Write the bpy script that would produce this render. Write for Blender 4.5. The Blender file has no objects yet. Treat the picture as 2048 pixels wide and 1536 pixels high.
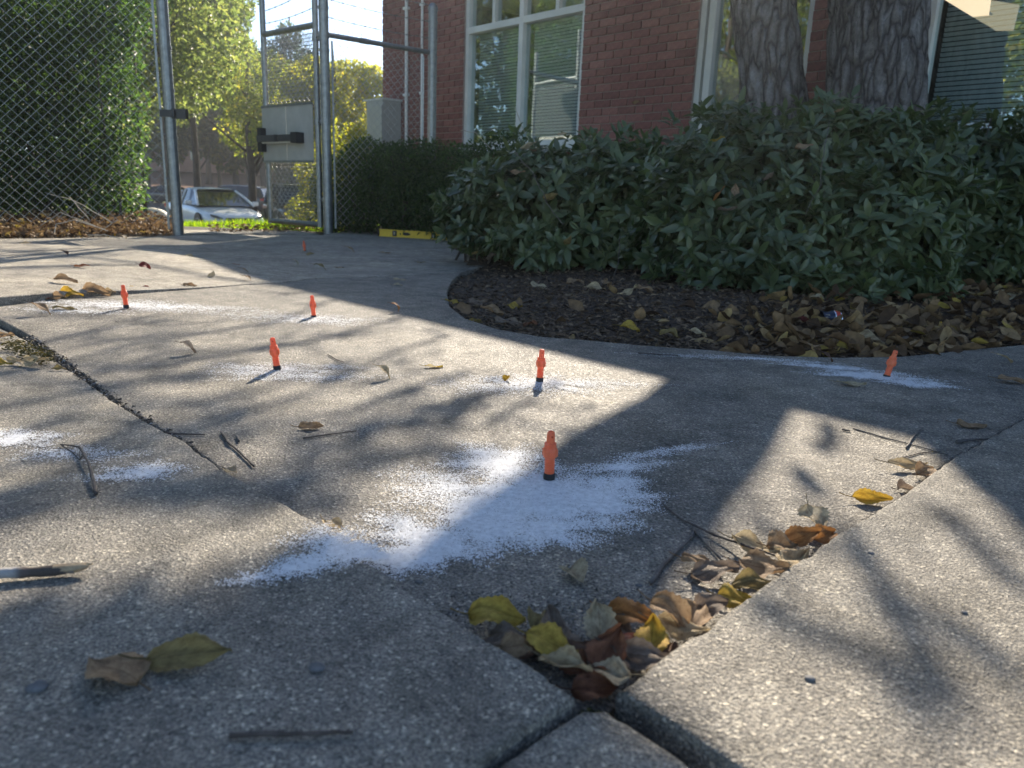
import bpy, bmesh, math, random
import numpy as np
from mathutils import Vector, Matrix, noise
from mathutils.geometry import delaunay_2d_cdt
random.seed(7); RNG = np.random.default_rng(7)
S = bpy.context.scene
COL = S.collection

# ------------------------------------------------------------------ camera, world, sun, exposure
FP, PITCH, ROLL, EYE = 1479.0, math.radians(14.15), math.radians(2.2), 0.45
fv = np.array([0, math.cos(PITCH), -math.sin(PITCH)]); u0 = np.array([0, math.sin(PITCH), math.cos(PITCH)]); xv = np.array([1.0, 0, 0])
RV = math.cos(ROLL)*xv + math.sin(ROLL)*u0; UV_ = math.cos(ROLL)*u0 - math.sin(ROLL)*xv
CP = np.array([0, 0, EYE])
cam_d = bpy.data.cameras.new('camera'); cam = bpy.data.objects.new('camera', cam_d); COL.objects.link(cam)
cam_d.sensor_width = 36.0; cam_d.lens = FP/2048*36; cam_d.clip_start = 0.02; cam_d.clip_end = 600
cam.matrix_world = Matrix(((RV[0], UV_[0], -fv[0], CP[0]), (RV[1], UV_[1], -fv[1], CP[1]), (RV[2], UV_[2], -fv[2], CP[2]), (0, 0, 0, 1)))
cam_d.dof.use_dof = True; cam_d.dof.focus_distance = 1.7; cam_d.dof.aperture_fstop = 6.8
S.camera = cam
SUN_EL, SUN_AZ = math.radians(30.0), math.radians(6.0)          # azimuth measured from +Y towards +X
W = bpy.data.worlds.new('World'); S.world = W; W.use_nodes = True
wn = W.node_tree.nodes; wl = W.node_tree.links
sky = wn.new('ShaderNodeTexSky'); sky.sky_type = 'NISHITA'; sky.sun_disc = False
sky.sun_elevation = SUN_EL; sky.sun_rotation = SUN_AZ; sky.altitude = 2000; sky.air_density = 1.0; sky.dust_density = 0.0; sky.ozone_density = 2.0
wn['Background'].inputs[1].default_value = 0.092
wl.new(sky.outputs[0], wn['Background'].inputs[0])
sl = bpy.data.lights.new('sun', 'SUN'); sl.energy = 5.0; sl.angle = math.radians(0.5); sl.color = (1.0, 0.89, 0.73)
so = bpy.data.objects.new('sun', sl); COL.objects.link(so)
sund = Vector((math.sin(SUN_AZ)*math.cos(SUN_EL), math.cos(SUN_AZ)*math.cos(SUN_EL), math.sin(SUN_EL)))
so.rotation_euler = sund.to_track_quat('Z', 'Y').to_euler(); so.location = (0, 0, 30)
S.view_settings.view_transform = 'Standard'; S.view_settings.look = 'None'; S.view_settings.gamma = 1.0
S.view_settings.use_curve_mapping = False; S.view_settings.exposure = 1.40
S.render.engine = 'CYCLES'
S.cycles.max_bounces = 6; S.cycles.transparent_max_bounces = 12; S.cycles.transmission_bounces = 3

# ------------------------------------------------------------------ helpers
def ray(px, py): return fv + (px-1024)/FP*RV - (py-768)/FP*UV_
def G(px, py, z=0.0):
    d = ray(px, py); p = CP + d*(z-EYE)/d[2]; return p
def GZ(px, py, zf):
    z = 0.0
    for _ in range(6):
        p = G(px, py, z); z = zf(p[0], p[1])
    return Vector((p[0], p[1], z))
def atY(px, py, y):
    d = ray(px, py); return Vector(CP + d*y/d[1])
def proj(p):
    v = np.array(p) - CP; z = v @ fv
    return (1024 + FP*(v @ RV)/z, 768 - FP*(v @ UV_)/z, z)
def lift(g, z):                                    # the point at height z whose sun shadow falls on ground point g
    k = z/math.tan(SUN_EL); return Vector((g[0]+k*math.sin(SUN_AZ), g[1]+k*math.cos(SUN_AZ), z))
def meta(o, label=None, cat=None, group=None, kind=None):
    if label: o['label'] = label
    if cat: o['category'] = cat
    if group: o['group'] = group
    if kind: o['kind'] = kind
    return o
def link(o, parent=None):
    COL.objects.link(o)
    if parent is not None: o.parent = parent
    return o
def empty(name, loc=(0, 0, 0), rz=0.0, parent=None, **k):
    o = bpy.data.objects.new(name, None); o.location = loc; o.rotation_euler = (0, 0, rz); o.empty_display_size = 0.1
    link(o, parent); return meta(o, **k)
def mobj(name, me, mat=None, parent=None, loc=None, **k):
    o = bpy.data.objects.new(name, me)
    if mat is not None and not me.materials:
        me.materials.append(mat)
    if loc is not None: o.location = loc
    link(o, parent); return meta(o, **k)
def smooth(me):
    me.polygons.foreach_set('use_smooth', [True]*len(me.polygons)); return me
class MB:
    """collects vertices and faces for one mesh"""
    def __init__(s): s.v = []; s.f = []
    def add(s, vs, fs):
        b = len(s.v); s.v += [tuple(v) for v in vs]; s.f += [tuple(i+b for i in f) for f in fs]; return s
    def box(s, c, d, M=None):
        x, y, z = d[0]/2, d[1]/2, d[2]/2
        vs = [Vector((i, j, k)) for i in (-x, x) for j in (-y, y) for k in (-z, z)]
        if M is not None: vs = [M @ v for v in vs]
        vs = [v+Vector(c) for v in vs]
        return s.add(vs, [(0, 1, 3, 2), (4, 6, 7, 5), (0, 4, 5, 1), (2, 3, 7, 6), (0, 2, 6, 4), (1, 5, 7, 3)])
    def tube(s, pts, r, n=8, caps=True):
        pts = [Vector(p) for p in pts]; m = len(pts)
        rs = r if isinstance(r, (list, tuple)) else [r]*m
        t0 = (pts[1]-pts[0]).normalized(); up = Vector((0, 0, 1)) if abs(t0.z) < .9 else Vector((1, 0, 0))
        a = t0.cross(up).normalized(); vs = []; 
        for i in range(m):
            t = (pts[min(i+1, m-1)]-pts[max(i-1, 0)])
            if t.length < 1e-9: t = t0
            t.normalize(); a = (a - t*a.dot(t)).normalized(); b = t.cross(a)
            for k in range(n):
                q = 2*math.pi*k/n; vs.append(pts[i]+(a*math.cos(q)+b*math.sin(q))*rs[i])
        fs = [(i*n+k, i*n+(k+1) % n, (i+1)*n+(k+1) % n, (i+1)*n+k) for i in range(m-1) for k in range(n)]
        if caps: fs += [tuple(range(n-1, -1, -1)), tuple((m-1)*n+k for k in range(n))]
        return s.add(vs, fs)
    def lathe(s, prof, n=20, M=None, c=(0, 0, 0)):
        vs = []
        for r, z in prof:
            for k in range(n):
                q = 2*math.pi*k/n; v = Vector((r*math.cos(q), r*math.sin(q), z)); 
                if M is not None: v = M @ v
                vs.append(v+Vector(c))
        m = len(prof)
        fs = [(i*n+k, i*n+(k+1) % n, (i+1)*n+(k+1) % n, (i+1)*n+k) for i in range(m-1) for k in range(n)]
        fs += [tuple(range(n-1, -1, -1)), tuple((m-1)*n+k for k in range(n))]
        return s.add(vs, fs)
    def prism(s, poly, a, b):
        """poly: 3D points of one side; extruded by vector b-a"""
        n = len(poly); d = Vector(b)-Vector(a)
        vs = [Vector(p) for p in poly]+[Vector(p)+d for p in poly]
        return s.add(vs, [tuple(range(n-1, -1, -1)), tuple(range(n, 2*n))]+[(i, (i+1) % n, n+(i+1) % n, n+i) for i in range(n)])
    def mesh(s, name='mesh', sm=False):
        me = bpy.data.meshes.new(name); me.from_pydata(s.v, [], s.f); me.update()
        if sm: smooth(me)
        return me
    def obj(s, name, mat, parent=None, sm=False, **k):
        return mobj(name, s.mesh(name, sm), mat, parent, **k)
def np_mesh(name, V, Fc):
    """V (n,3), Fc (m,k) constant k"""
    me = bpy.data.meshes.new(name); k = Fc.shape[1]
    me.vertices.add(len(V)); me.vertices.foreach_set('co', np.ascontiguousarray(V, np.float32).ravel())
    me.loops.add(Fc.size); me.loops.foreach_set('vertex_index', np.ascontiguousarray(Fc, np.int32).ravel())
    me.polygons.add(len(Fc)); me.polygons.foreach_set('loop_start', np.arange(0, Fc.size, k, dtype=np.int32))
    me.update(calc_edges=True); return me
def copy_tree(o, parent=None):
    c = o.copy(); COL.objects.link(c); c.parent = parent
    for ch in o.children: copy_tree(ch, c)
    return c

# ------------------------------------------------------------------ materials
def mat(name, rough=0.6, col=(.5, .5, .5), metal=0.0, spec=0.5):
    m = bpy.data.materials.new(name); m.use_nodes = True
    b = m.node_tree.nodes['Principled BSDF']
    b.inputs['Base Color'].default_value = (*col, 1); b.inputs['Roughness'].default_value = rough
    b.inputs['Metallic'].default_value = metal; b.inputs['Specular IOR Level'].default_value = spec
    return m
class N:
    def __init__(s, m): s.m = m; s.t = m.node_tree; s.b = s.t.nodes['Principled BSDF']; s.out = s.t.nodes['Material Output']
    def n(s, typ, **k):
        x = s.t.nodes.new('ShaderNode'+typ)
        for a, b in k.items(): setattr(x, a, b)
        return x
    def l(s, a, b): s.t.links.new(a, b)
    def obj(s): return s.n('TexCoord').outputs['Object']
    def noise(s, scale, detail=4, rough=.55, vec=None, dist=0.0):
        x = s.n('TexNoise'); x.inputs['Scale'].default_value = scale; x.inputs['Detail'].default_value = detail
        x.inputs['Roughness'].default_value = rough; x.inputs['Distortion'].default_value = dist
        if vec is not None: s.l(vec, x.inputs['Vector'])
        return x.outputs['Fac']
    def vor(s, scale, vec=None, out='Distance', feature='F1'):
        x = s.n('TexVoronoi'); x.feature = feature; x.inputs['Scale'].default_value = scale
        if vec is not None: s.l(vec, x.inputs['Vector'])
        return x.outputs[out]
    def ramp(s, fac, stops):
        r = s.n('ValToRGB'); e = r.color_ramp.elements
        while len(e) < len(stops): e.new(.5)
        for i, (p, c) in enumerate(stops):
            e[i].position = p; e[i].color = (*c, 1) if len(c) == 3 else c
        s.l(fac, r.inputs[0]); return r.outputs[0]
    def mul(s, a, b, f=1.0, mode='MULTIPLY'):
        x = s.n('Mix', data_type='RGBA', blend_type=mode); x.inputs['Factor'].default_value = f
        s.l(a, x.inputs[6]); s.l(b, x.inputs[7]); return x.outputs[2]
    def mixc(s, fac, a, b):
        x = s.n('Mix', data_type='RGBA'); s.l(fac, x.inputs[0])
        for q, i in ((a, 6), (b, 7)):
            if isinstance(q, tuple): x.inputs[i].default_value = (*q, 1)
            else: s.l(q, x.inputs[i])
        return x.outputs[2]
    def math(s, op, a, b=None, clamp=False):
        x = s.n('Math', operation=op); x.use_clamp = clamp
        for q, i in ((a, 0), (b, 1)):
            if q is None: continue
            if isinstance(q, (int, float)): x.inputs[i].default_value = q
            else: s.l(q, x.inputs[i])
        return x.outputs[0]
    def bump(s, h, dist, strength=1.0, prev=None):
        x = s.n('Bump'); x.inputs['Distance'].default_value = dist; x.inputs['Strength'].default_value = strength
        s.l(h, x.inputs['Height'])
        if prev is not None: s.l(prev, x.inputs['Normal'])
        return x.outputs[0]
    def base(s, c): s.l(c, s.b.inputs['Base Color'])
    def normal(s, n): s.l(n, s.b.inputs['Normal'])
    def rand(s): return s.n('ObjectInfo').outputs['Random']
    def island(s): return s.n('NewGeometry').outputs['Random Per Island']

def m_concrete(name, tint=(1, 1, 1), coarse=1.0, dark=1.0):
    m = mat(name, .68, spec=.32); k = N(m); v = k.obj()
    big = k.noise(1.7, 5, .6, v); mid = k.noise(14, 5, .65, v); 
    c = k.ramp(big, [(.3, tuple(.185*dark*t for t in tint)), (.7, tuple(.30*dark*t for t in (tint[0], tint[1]*.97, tint[2]*.90)))])
    c = k.mul(c, k.ramp(mid, [(.35, (.72, .71, .70)), (.65, (1.15, 1.14, 1.12))]))
    gr = k.noise(330/coarse, 3, .75, v)
    c = k.mul(c, k.ramp(gr, [(.34, (.34, .34, .35)), (.5, (1, 1, 1)), (.66, (1.85, 1.8, 1.7))]))
    cell = k.n('TexVoronoi'); cell.inputs['Scale'].default_value = 290/coarse; k.l(v, cell.inputs['Vector'])
    sep = k.n('SeparateColor'); k.l(cell.outputs['Color'], sep.inputs[0])
    c = k.mul(c, k.ramp(sep.outputs[0], [(.0, (.5, .5, .5)), (.12, (.95, .95, .95)), (.88, (1.0, 1.0, 1.0)), (.97, (2.0, 1.97, 1.9))]))
    st = k.noise(5.5, 6, .7, v, .6)
    c = k.mul(c, k.ramp(st, [(.38, (.62, .62, .60)), (.5, (1, 1, 1))]), .65)
    dk = k.noise(2.6, 4, .7, v, 1.4); c = k.mul(c, k.ramp(dk, [(.30, (.66, .66, .67)), (.44, (.93, .93, .93)), (.62, (1, 1, 1)), (.74, (1.14, 1.12, 1.08))]))
    sp_ = k.n('TexVoronoi'); sp_.inputs['Scale'].default_value = 17; k.l(v, sp_.inputs['Vector']); c = k.mul(c, k.ramp(sp_.outputs['Distance'], [(.0, (.45, .43, .42)), (.075, (.6, .59, .58)), (.11, (1, 1, 1))]), .8)
    k.base(c)
    h1 = k.noise(420/coarse, 2, .7, v); h2 = cell.outputs['Distance']; h3 = k.noise(60, 4, .6, v); 
    n1 = k.bump(h3, .004, .5); n2 = k.bump(h2, .0026, .85, n1); n3 = k.bump(h1, .0028, 1.0, n2)
    k.normal(n3)
    k.l(k.ramp(sep.outputs[1], [(.0, (.32,)*3), (.14, (.66,)*3), (1, (.85,)*3)]), k.b.inputs['Roughness'])
    return m
M_conc = m_concrete('concrete', (1.06, 1.0, .90), 1.0, 1.0)
M_conc2 = m_concrete('concrete_aggregate', (1.07, 1.0, .90), 1.25, .88)
M_concN = m_concrete('concrete_pale', (1.06, .98, .86), 1.0, 1.32)

def m_foliage(name, c1, c2, trans=.35, rough=.45, tcol=(.35, .55, .08), spec=.4, c3=None):
    m = mat(name, rough, spec=spec); k = N(m)
    st = [(0, c1), (.75, c2)] + ([(1.0, c3)] if c3 else [])
    c = k.ramp(k.island(), st)
    nz = k.ramp(k.noise(1.3, 3, .5, k.obj()), [(.35, (.72, .74, .7)), (.65, (1.2, 1.18, 1.1))])
    c = k.mul(c, nz); k.base(c)
    tr = k.n('BsdfTranslucent'); tc = k.mul(c, k.ramp(k.island(), [(0, tuple(t*5 for t in tcol)), (1, tuple(t*7 for t in tcol))])); k.l(tc, tr.inputs[0])
    mx = k.n('MixShader'); mx.inputs[0].default_value = trans
    k.l(k.b.outputs[0], mx.inputs[1]); k.l(tr.outputs[0], mx.inputs[2]); k.l(mx.outputs[0], k.out.inputs[0])
    return m
M_bush = m_foliage('laurel_leaf', (.056, .080, .040), (.105, .132, .066), .16, .34, (.5, .62, .3), .5, (.11, .13, .06))
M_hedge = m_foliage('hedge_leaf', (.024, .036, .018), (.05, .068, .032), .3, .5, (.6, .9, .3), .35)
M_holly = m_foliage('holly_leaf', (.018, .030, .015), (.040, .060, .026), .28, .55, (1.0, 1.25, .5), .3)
M_green = m_foliage('tree_leaf_green', (.055, .078, .034), (.115, .135, .062), .50, .5, (.55, .58, .30), .4, (.17, .17, .075))
M_ygreen = m_foliage('tree_leaf_yellow_green', (.10, .13, .04), (.19, .205, .06), .48, .5, (.46, .50, .20), .3, (.27, .21, .06))
M_yellow = m_foliage('tree_leaf_yellow', (.19, .215, .05), (.33, .32, .075), .50, .5, (.38, .39, .16), .3, (.36, .28, .07))
M_dark = m_foliage('forest_leaf', (.04, .056, .028), (.085, .10, .05), .38, .6, (.5, .52, .26), .3, (.14, .13, .05))
M_pine = m_foliage('pine_needle', (.028, .05, .022), (.06, .085, .035), .25, .5, (.4, .55, .15), .3)
M_grass = m_foliage('grass_blade', (.08, .13, .02), (.17, .22, .035), .45, .5, (.40, .50, .07), .3, (.28, .25, .08))
def m_litter(name, stops, scale=9.0, trans=.2):
    m = mat(name, .7, spec=.25); k = N(m)
    c = k.ramp(k.island(), stops)
    c = k.mul(c, k.ramp(k.noise(55, 3, .6, k.obj()), [(.3, (.6, .58, .55)), (.7, (1.15, 1.12, 1.05))]))
    k.base(c); tr = k.n('BsdfTranslucent'); k.l(c, tr.inputs[0])
    mx = k.n('MixShader'); mx.inputs[0].default_value = trans
    k.l(k.b.outputs[0], mx.inputs[1]); k.l(tr.outputs[0], mx.inputs[2]); k.l(mx.outputs[0], k.out.inputs[0])
    return m
M_litter = m_litter('leaf_litter', [(0, (.06, .035, .02)), (.35, (.17, .105, .055)), (.7, (.30, .20, .11)), (.93, (.40, .28, .14)), (1, (.45, .33, .05))])
M_bark_mulch = m_litter('mulch_chip', [(0, (.045, .03, .02)), (.6, (.15, .10, .065)), (1, (.30, .215, .14))], trans=0.0)

def m_leaf():
    """dry leaf: object colour, veins from the leaf's own length/width map"""
    m = mat('dry_leaf', .62, spec=.3); k = N(m)
    oc = k.n('ObjectInfo').outputs['Color']; uv = k.n('UVMap'); sp = k.n('SeparateXYZ'); k.l(uv.outputs[0], sp.inputs[0])
    u, v = sp.outputs[0], sp.outputs[1]
    av = k.math('ABSOLUTE', k.math('SUBTRACT', v, .5))
    mid = k.math('LESS_THAN', av, .012)
    ph = k.math('SUBTRACT', k.math('MULTIPLY', u, 9.0), k.math('MULTIPLY', av, 7.0))
    fr = k.math('ABSOLUTE', k.math('SUBTRACT', k.math('FRACT', ph), .5))
    side = k.math('LESS_THAN', fr, .045)
    vein = k.math('MAXIMUM', mid, k.math('MULTIPLY', side, .55), True)
    rnd = k.rand(); mp = k.n('Combine' + 'XYZ'); k.l(k.math('MULTIPLY', u, 3.0), mp.inputs[0]); k.l(k.math('MULTIPLY', v, 3.0), mp.inputs[1]); k.l(k.math('MULTIPLY', rnd, 40.0), mp.inputs[2])
    n1 = k.noise(1.6, 5, .65, mp.outputs[0]); n2 = k.noise(9, 3, .7, mp.outputs[0])
    c = k.mul(oc, k.ramp(n1, [(.35, (.62, .55, .48)), (.6, (1.12, 1.08, 1.0))]))
    c = k.mul(c, k.ramp(n2, [(.30, (.42, .34, .28)), (.42, (1, 1, 1))]), .7)
    c2 = k.mul(c, k.ramp(rnd, [(0, (.6, .55, .5)), (1, (.72, .66, .6))]))
    c = k.mixc(vein, c, c2); k.base(c)
    k.normal(k.bump(k.math('ADD', k.math('MULTIPLY', vein, -.6), k.noise(14, 3, .6, mp.outputs[0])), .0012, .8))
    tr = k.n('BsdfTranslucent'); k.l(c, tr.inputs[0])
    mx = k.n('MixShader'); mx.inputs[0].default_value = .3
    k.l(k.b.outputs[0], mx.inputs[1]); k.l(tr.outputs[0], mx.inputs[2]); k.l(mx.outputs[0], k.out.inputs[0])
    return m
M_leaf = m_leaf()
def m_noisy(name, c1, c2, scale, rough=.7, bumpd=0.0, bscale=None, metal=0.0, spec=.4, vecscale=None, detail=5):
    m = mat(name, rough, metal=metal, spec=spec); k = N(m); v = k.obj()
    if vecscale:
        mp = k.n('Mapping'); mp.inputs['Scale'].default_value = vecscale; k.l(v, mp.inputs[0]); v = mp.outputs[0]
    k.base(k.ramp(k.noise(scale, detail, .6, v), [(.3, c1), (.7, c2)]))
    if bumpd: k.normal(k.bump(k.noise(bscale or scale*2, detail, .65, v), bumpd, .9))
    return m
M_soil = m_noisy('soil', (.045, .031, .022), (.13, .092, .062), 30, .95, .02, 60)
M_joint = m_noisy('joint_soil', (.035, .028, .020), (.10, .085, .062), 90, .95, .006, 200)
M_stick = m_noisy('twig_bark', (.07, .06, .055), (.20, .175, .15), 60, .75, .002, 220, vecscale=(1, 1, 1))
M_stickd = m_noisy('twig_bark_dark', (.045, .035, .03), (.12, .095, .08), 60, .75, .002, 220)
M_stickw = m_noisy('twig_pale', (.30, .26, .20), (.48, .43, .35), 60, .75, .002, 220)
def m_birch():
    m = mat('birch_bark', .9, spec=.15); k = N(m); v = k.obj(); mp = k.n('Mapping'); mp.inputs['Scale'].default_value = (16, 2, 2); k.l(v, mp.inputs[0])
    k.base(k.ramp(k.noise(1.1, 2, .4, mp.outputs[0]), [(.44, (.085, .07, .06)), (.50, (.12, .10, .09)), (.56, (.26, .25, .24)), (.66, (.38, .37, .36))]))
    k.normal(k.bump(k.noise(120, 4, .6, v), .002)); return m
M_birch = m_birch()
M_wood = m_noisy('split_wood', (.28, .20, .12), (.48, .36, .22), 70, .8, .002)
M_orange = mat('orange_plastic', .42, (.95, .155, .045)); 
_k = N(M_orange); _k.b.inputs['Subsurface Weight'].default_value = .25; _k.b.inputs['Subsurface Radius'].default_value = (1, .3, .1); _k.b.inputs['Subsurface Scale'].default_value = .006
_k.base(_k.ramp(_k.noise(90, 3, .6, _k.obj()), [(.3, (.90, .20, .085)), (.62, (.98, .26, .12)), (.75, (.98, .36, .22))]))
_t = _k.n('BsdfTranslucent'); _t.inputs[0].default_value = (1.0, .24, .08, 1); _m = _k.n('MixShader'); _m.inputs[0].default_value = .30
_k.l(_k.b.outputs[0], _m.inputs[1]); _k.l(_t.outputs[0], _m.inputs[2]); _k.l(_m.outputs[0], _k.out.inputs[0])
M_black = m_noisy('black_rubber', (.012, .012, .013), (.03, .03, .031), 60, .6, .0006, 300)
M_dust = m_noisy('pale_drilling_dust', (.62, .62, .62), (.86, .86, .86), 120, .95, spec=.1)
M_galv = m_noisy('galvanised_steel', (.20, .21, .21), (.32, .33, .32), 22, .42, .0004, 120, metal=.75)
M_wire = mat('galvanised_wire', .42, (.36, .37, .37), metal=.85)
M_panel = m_noisy('gate_panel_steel', (.40, .40, .37), (.48, .48, .45), 6, .55, metal=.25)
M_alu = m_noisy('brushed_bar', (.035, .035, .04), (.07, .07, .072), 30, .4, metal=.3)
M_yel = m_noisy('yellow_paint', (.62, .40, .035), (.74, .50, .05), 25, .45)
M_white = m_noisy('cream_frame_paint', (.60, .61, .57), (.72, .73, .69), 4, .5, .0004, 90)
M_cond = m_noisy('white_conduit', (.66, .66, .64), (.78, .78, .76), 12, .5)
M_mortar = m_noisy('mortar', (.26, .20, .18), (.36, .29, .26), 40, .9, .002, 200)
def m_brick():
    m = mat('red_brick', .85, spec=.3); k = N(m); v = k.obj()
    c = k.ramp(k.rand(), [(0, (.185, .080, .068)), (.5, (.235, .102, .086)), (1, (.29, .135, .115))])
    c = k.mul(c, k.ramp(k.noise(38, 5, .65, v), [(.3, (.72, .7, .7)), (.7, (1.2, 1.18, 1.15))])); k.base(c)
    k.normal(k.bump(k.noise(140, 4, .6, v), .002)); return m
M_brick = m_brick()
M_brickfar = m_noisy('red_brick_rest', (.17, .072, .062), (.26, .115, .097), 12, .85, .002, 140)
def m_bark():
    m = mat('pine_bark', .9, spec=.25); k = N(m); v = k.obj(); mp = k.n('Mapping'); mp.inputs['Scale'].default_value = (1, 1, .28); k.l(v, mp.inputs[0])
    w = k.noise(7, 4, .6, mp.outputs[0], 1.2); vo = k.n('TexVoronoi'); vo.feature = 'DISTANCE_TO_EDGE'; vo.inputs['Scale'].default_value = 15
    wm = k.n('Mix', data_type='VECTOR'); wm.inputs[0].default_value = .12; k.l(mp.outputs[0], wm.inputs[4])
    nn = k.n('TexNoise'); nn.inputs['Scale'].default_value = 9; k.l(mp.outputs[0], nn.inputs['Vector']); k.l(nn.outputs['Color'], wm.inputs[5])
    k.l(wm.outputs[1], vo.inputs['Vector'])
    c = k.ramp(vo.outputs['Distance'], [(.0, (.08, .07, .066)), (.09, (.19, .172, .165)), (.35, (.34, .32, .31))])
    c = k.mul(c, k.ramp(k.noise(45, 5, .7, v), [(.3, (.6, .6, .6)), (.7, (1.25, 1.22, 1.2))])); k.base(c)
    n1 = k.bump(vo.outputs['Distance'], .12, 1.0); k.normal(k.bump(k.noise(60, 5, .7, v), .02, .9, n1)); return m
M_bark = m_bark()
M_trunk = m_noisy('tree_bark', (.045, .036, .030), (.13, .105, .085), 14, .9, .03, 30, vecscale=(1, 1, .3))
def m_glass(name, tint=(.75, .85, .84), refl=.0):
    m = mat(name); k = N(m); k.t.nodes.remove(k.b)
    tr = k.n('BsdfTransparent'); tr.inputs[0].default_value = (*tint, 1); gl = k.n('BsdfGlossy'); gl.inputs['Roughness'].default_value = .008
    gl.inputs[0].default_value = (.92, .97, .97, 1)
    fr = k.n('LayerWeight'); fr.inputs[0].default_value = .5; f = k.math('MULTIPLY_ADD', k.math('POWER', fr.outputs['Facing'], 2.5), .7); f.node.inputs[2].default_value = refl
    k.l(k.bump(k.noise(2.2, 2, .5, k.obj()), .004, .25), gl.inputs['Normal'])
    mx = k.n('MixShader'); k.l(f, mx.inputs[0]); k.l(tr.outputs[0], mx.inputs[1]); k.l(gl.outputs[0], mx.inputs[2]); k.l(mx.outputs[0], k.out.inputs[0]); return m
M_glass = m_glass('window_glass', (.85, .92, .925), .22)
M_blind = mat('blind_slat', .6, (.80, .83, .83))
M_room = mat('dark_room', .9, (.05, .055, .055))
M_carglass = mat('car_glass', .06, (.02, .026, .032), spec=.9)
def m_paint(name, c, r=.28): 
    m = mat(name, r, c, spec=.6); m.node_tree.nodes['Principled BSDF'].inputs['Coat Weight'].default_value = .7; return m
M_wpaint = m_paint('white_car_paint', (.78, .80, .82)); M_dpaint = m_paint('dark_blue_car_paint', (.018, .022, .038)); M_bpaint = m_paint('blue_car_paint', (.02, .03, .14)); M_kpaint = m_paint('black_car_paint', (.015, .016, .018))
M_tyre = mat('tyre_rubber', .8, (.02, .02, .02)); M_rim = mat('alloy_rim', .3, (.55, .56, .58), metal=.8)
M_grille = mat('grille_black', .35, (.02, .02, .022), metal=.3); M_chrome = mat('chrome', .15, (.75, .76, .78), metal=1.0)
M_lamp = mat('headlamp_lens', .08, (.10, .12, .14), spec=.9); M_red = mat('tail_lamp_red', .2, (.55, .02, .02))
M_asph = m_noisy('asphalt', (.045, .045, .047), (.075, .074, .073), 40, .9, .004, 90)
def m_ground():
    m = mat('ground_cover', .95, spec=.2); k = N(m); v = k.obj()
    g = k.ramp(k.noise(5, 5, .65, v), [(.3, (.07, .10, .022)), (.55, (.13, .15, .035)), (.75, (.22, .17, .08))])
    lf = k.ramp(k.noise(26, 4, .7, v), [(.35, (.11, .06, .04)), (.6, (.27, .15, .10)), (.8, (.40, .22, .15))])
    sp = k.n('SeparateXYZ'); k.l(v, sp.inputs[0])
    far = k.math('GREATER_THAN', k.math('ADD', sp.outputs[1], k.math('MULTIPLY', k.noise(.5, 3, .5, v), 6.0)), 71.0)
    k.base(k.mixc(far, g, lf)); k.normal(k.bump(k.noise(60, 4, .6, v), .02)); return m
M_ground = m_ground()
M_stone = m_noisy('pebble', (.07, .07, .075), (.17, .17, .17), 90, .7, .001)
M_grit = m_litter('grit', [(0, (.03, .028, .025)), (.5, (.12, .11, .10)), (.85, (.30, .28, .26)), (1, (.6, .6, .58))], trans=0.0)
M_moss = m_litter('moss', [(0, (.03, .035, .01)), (.5, (.09, .085, .025)), (1, (.20, .16, .05))], trans=.15)
M_fascia = m_noisy('cream_fascia', (.62, .56, .42), (.72, .66, .52), 6, .6)
M_amber = mat('cream_glow', .5, (.80, .70, .50))
_k = N(M_amber); _k.b.inputs['Emission Color'].default_value = (1.0, .78, .48, 1); _k.b.inputs['Emission Strength'].default_value = .34  # emission put into the added wedge to make a bright cream patch

# ------------------------------------------------------------------ ground heights
def smst(a, b, x):
    t = min(1, max(0, (x-a)/(b-a))); return t*t*(3-2*t)
def zM(x, y): return .004*math.sin(x*1.3+1)*math.cos(y*.9)*smst(1.2, 2.2, y)
def zL(x, y): return .030-.0265*(y-.6)
def zR(x, y): return .028-.014*(y-.6)
def zB(x, y): return .024
def zN(x, y): return .004+.044*smst(-1.25, -2.2, x)*smst(8, 5, y)
def zP(x, y): return .002+.030*smst(-2.2, -3.6, x)*smst(8, 5, y)
def zQ(x, y): return .0
def terrain(x, y):
    z = -.06-.06*smst(8.9, 10.0, y)
    z -= .96*smst(10.0, 17.0, y)
    z += 3.2*smst(66, 100, y) + 5.0*smst(95, 200, y)
    return z

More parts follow.
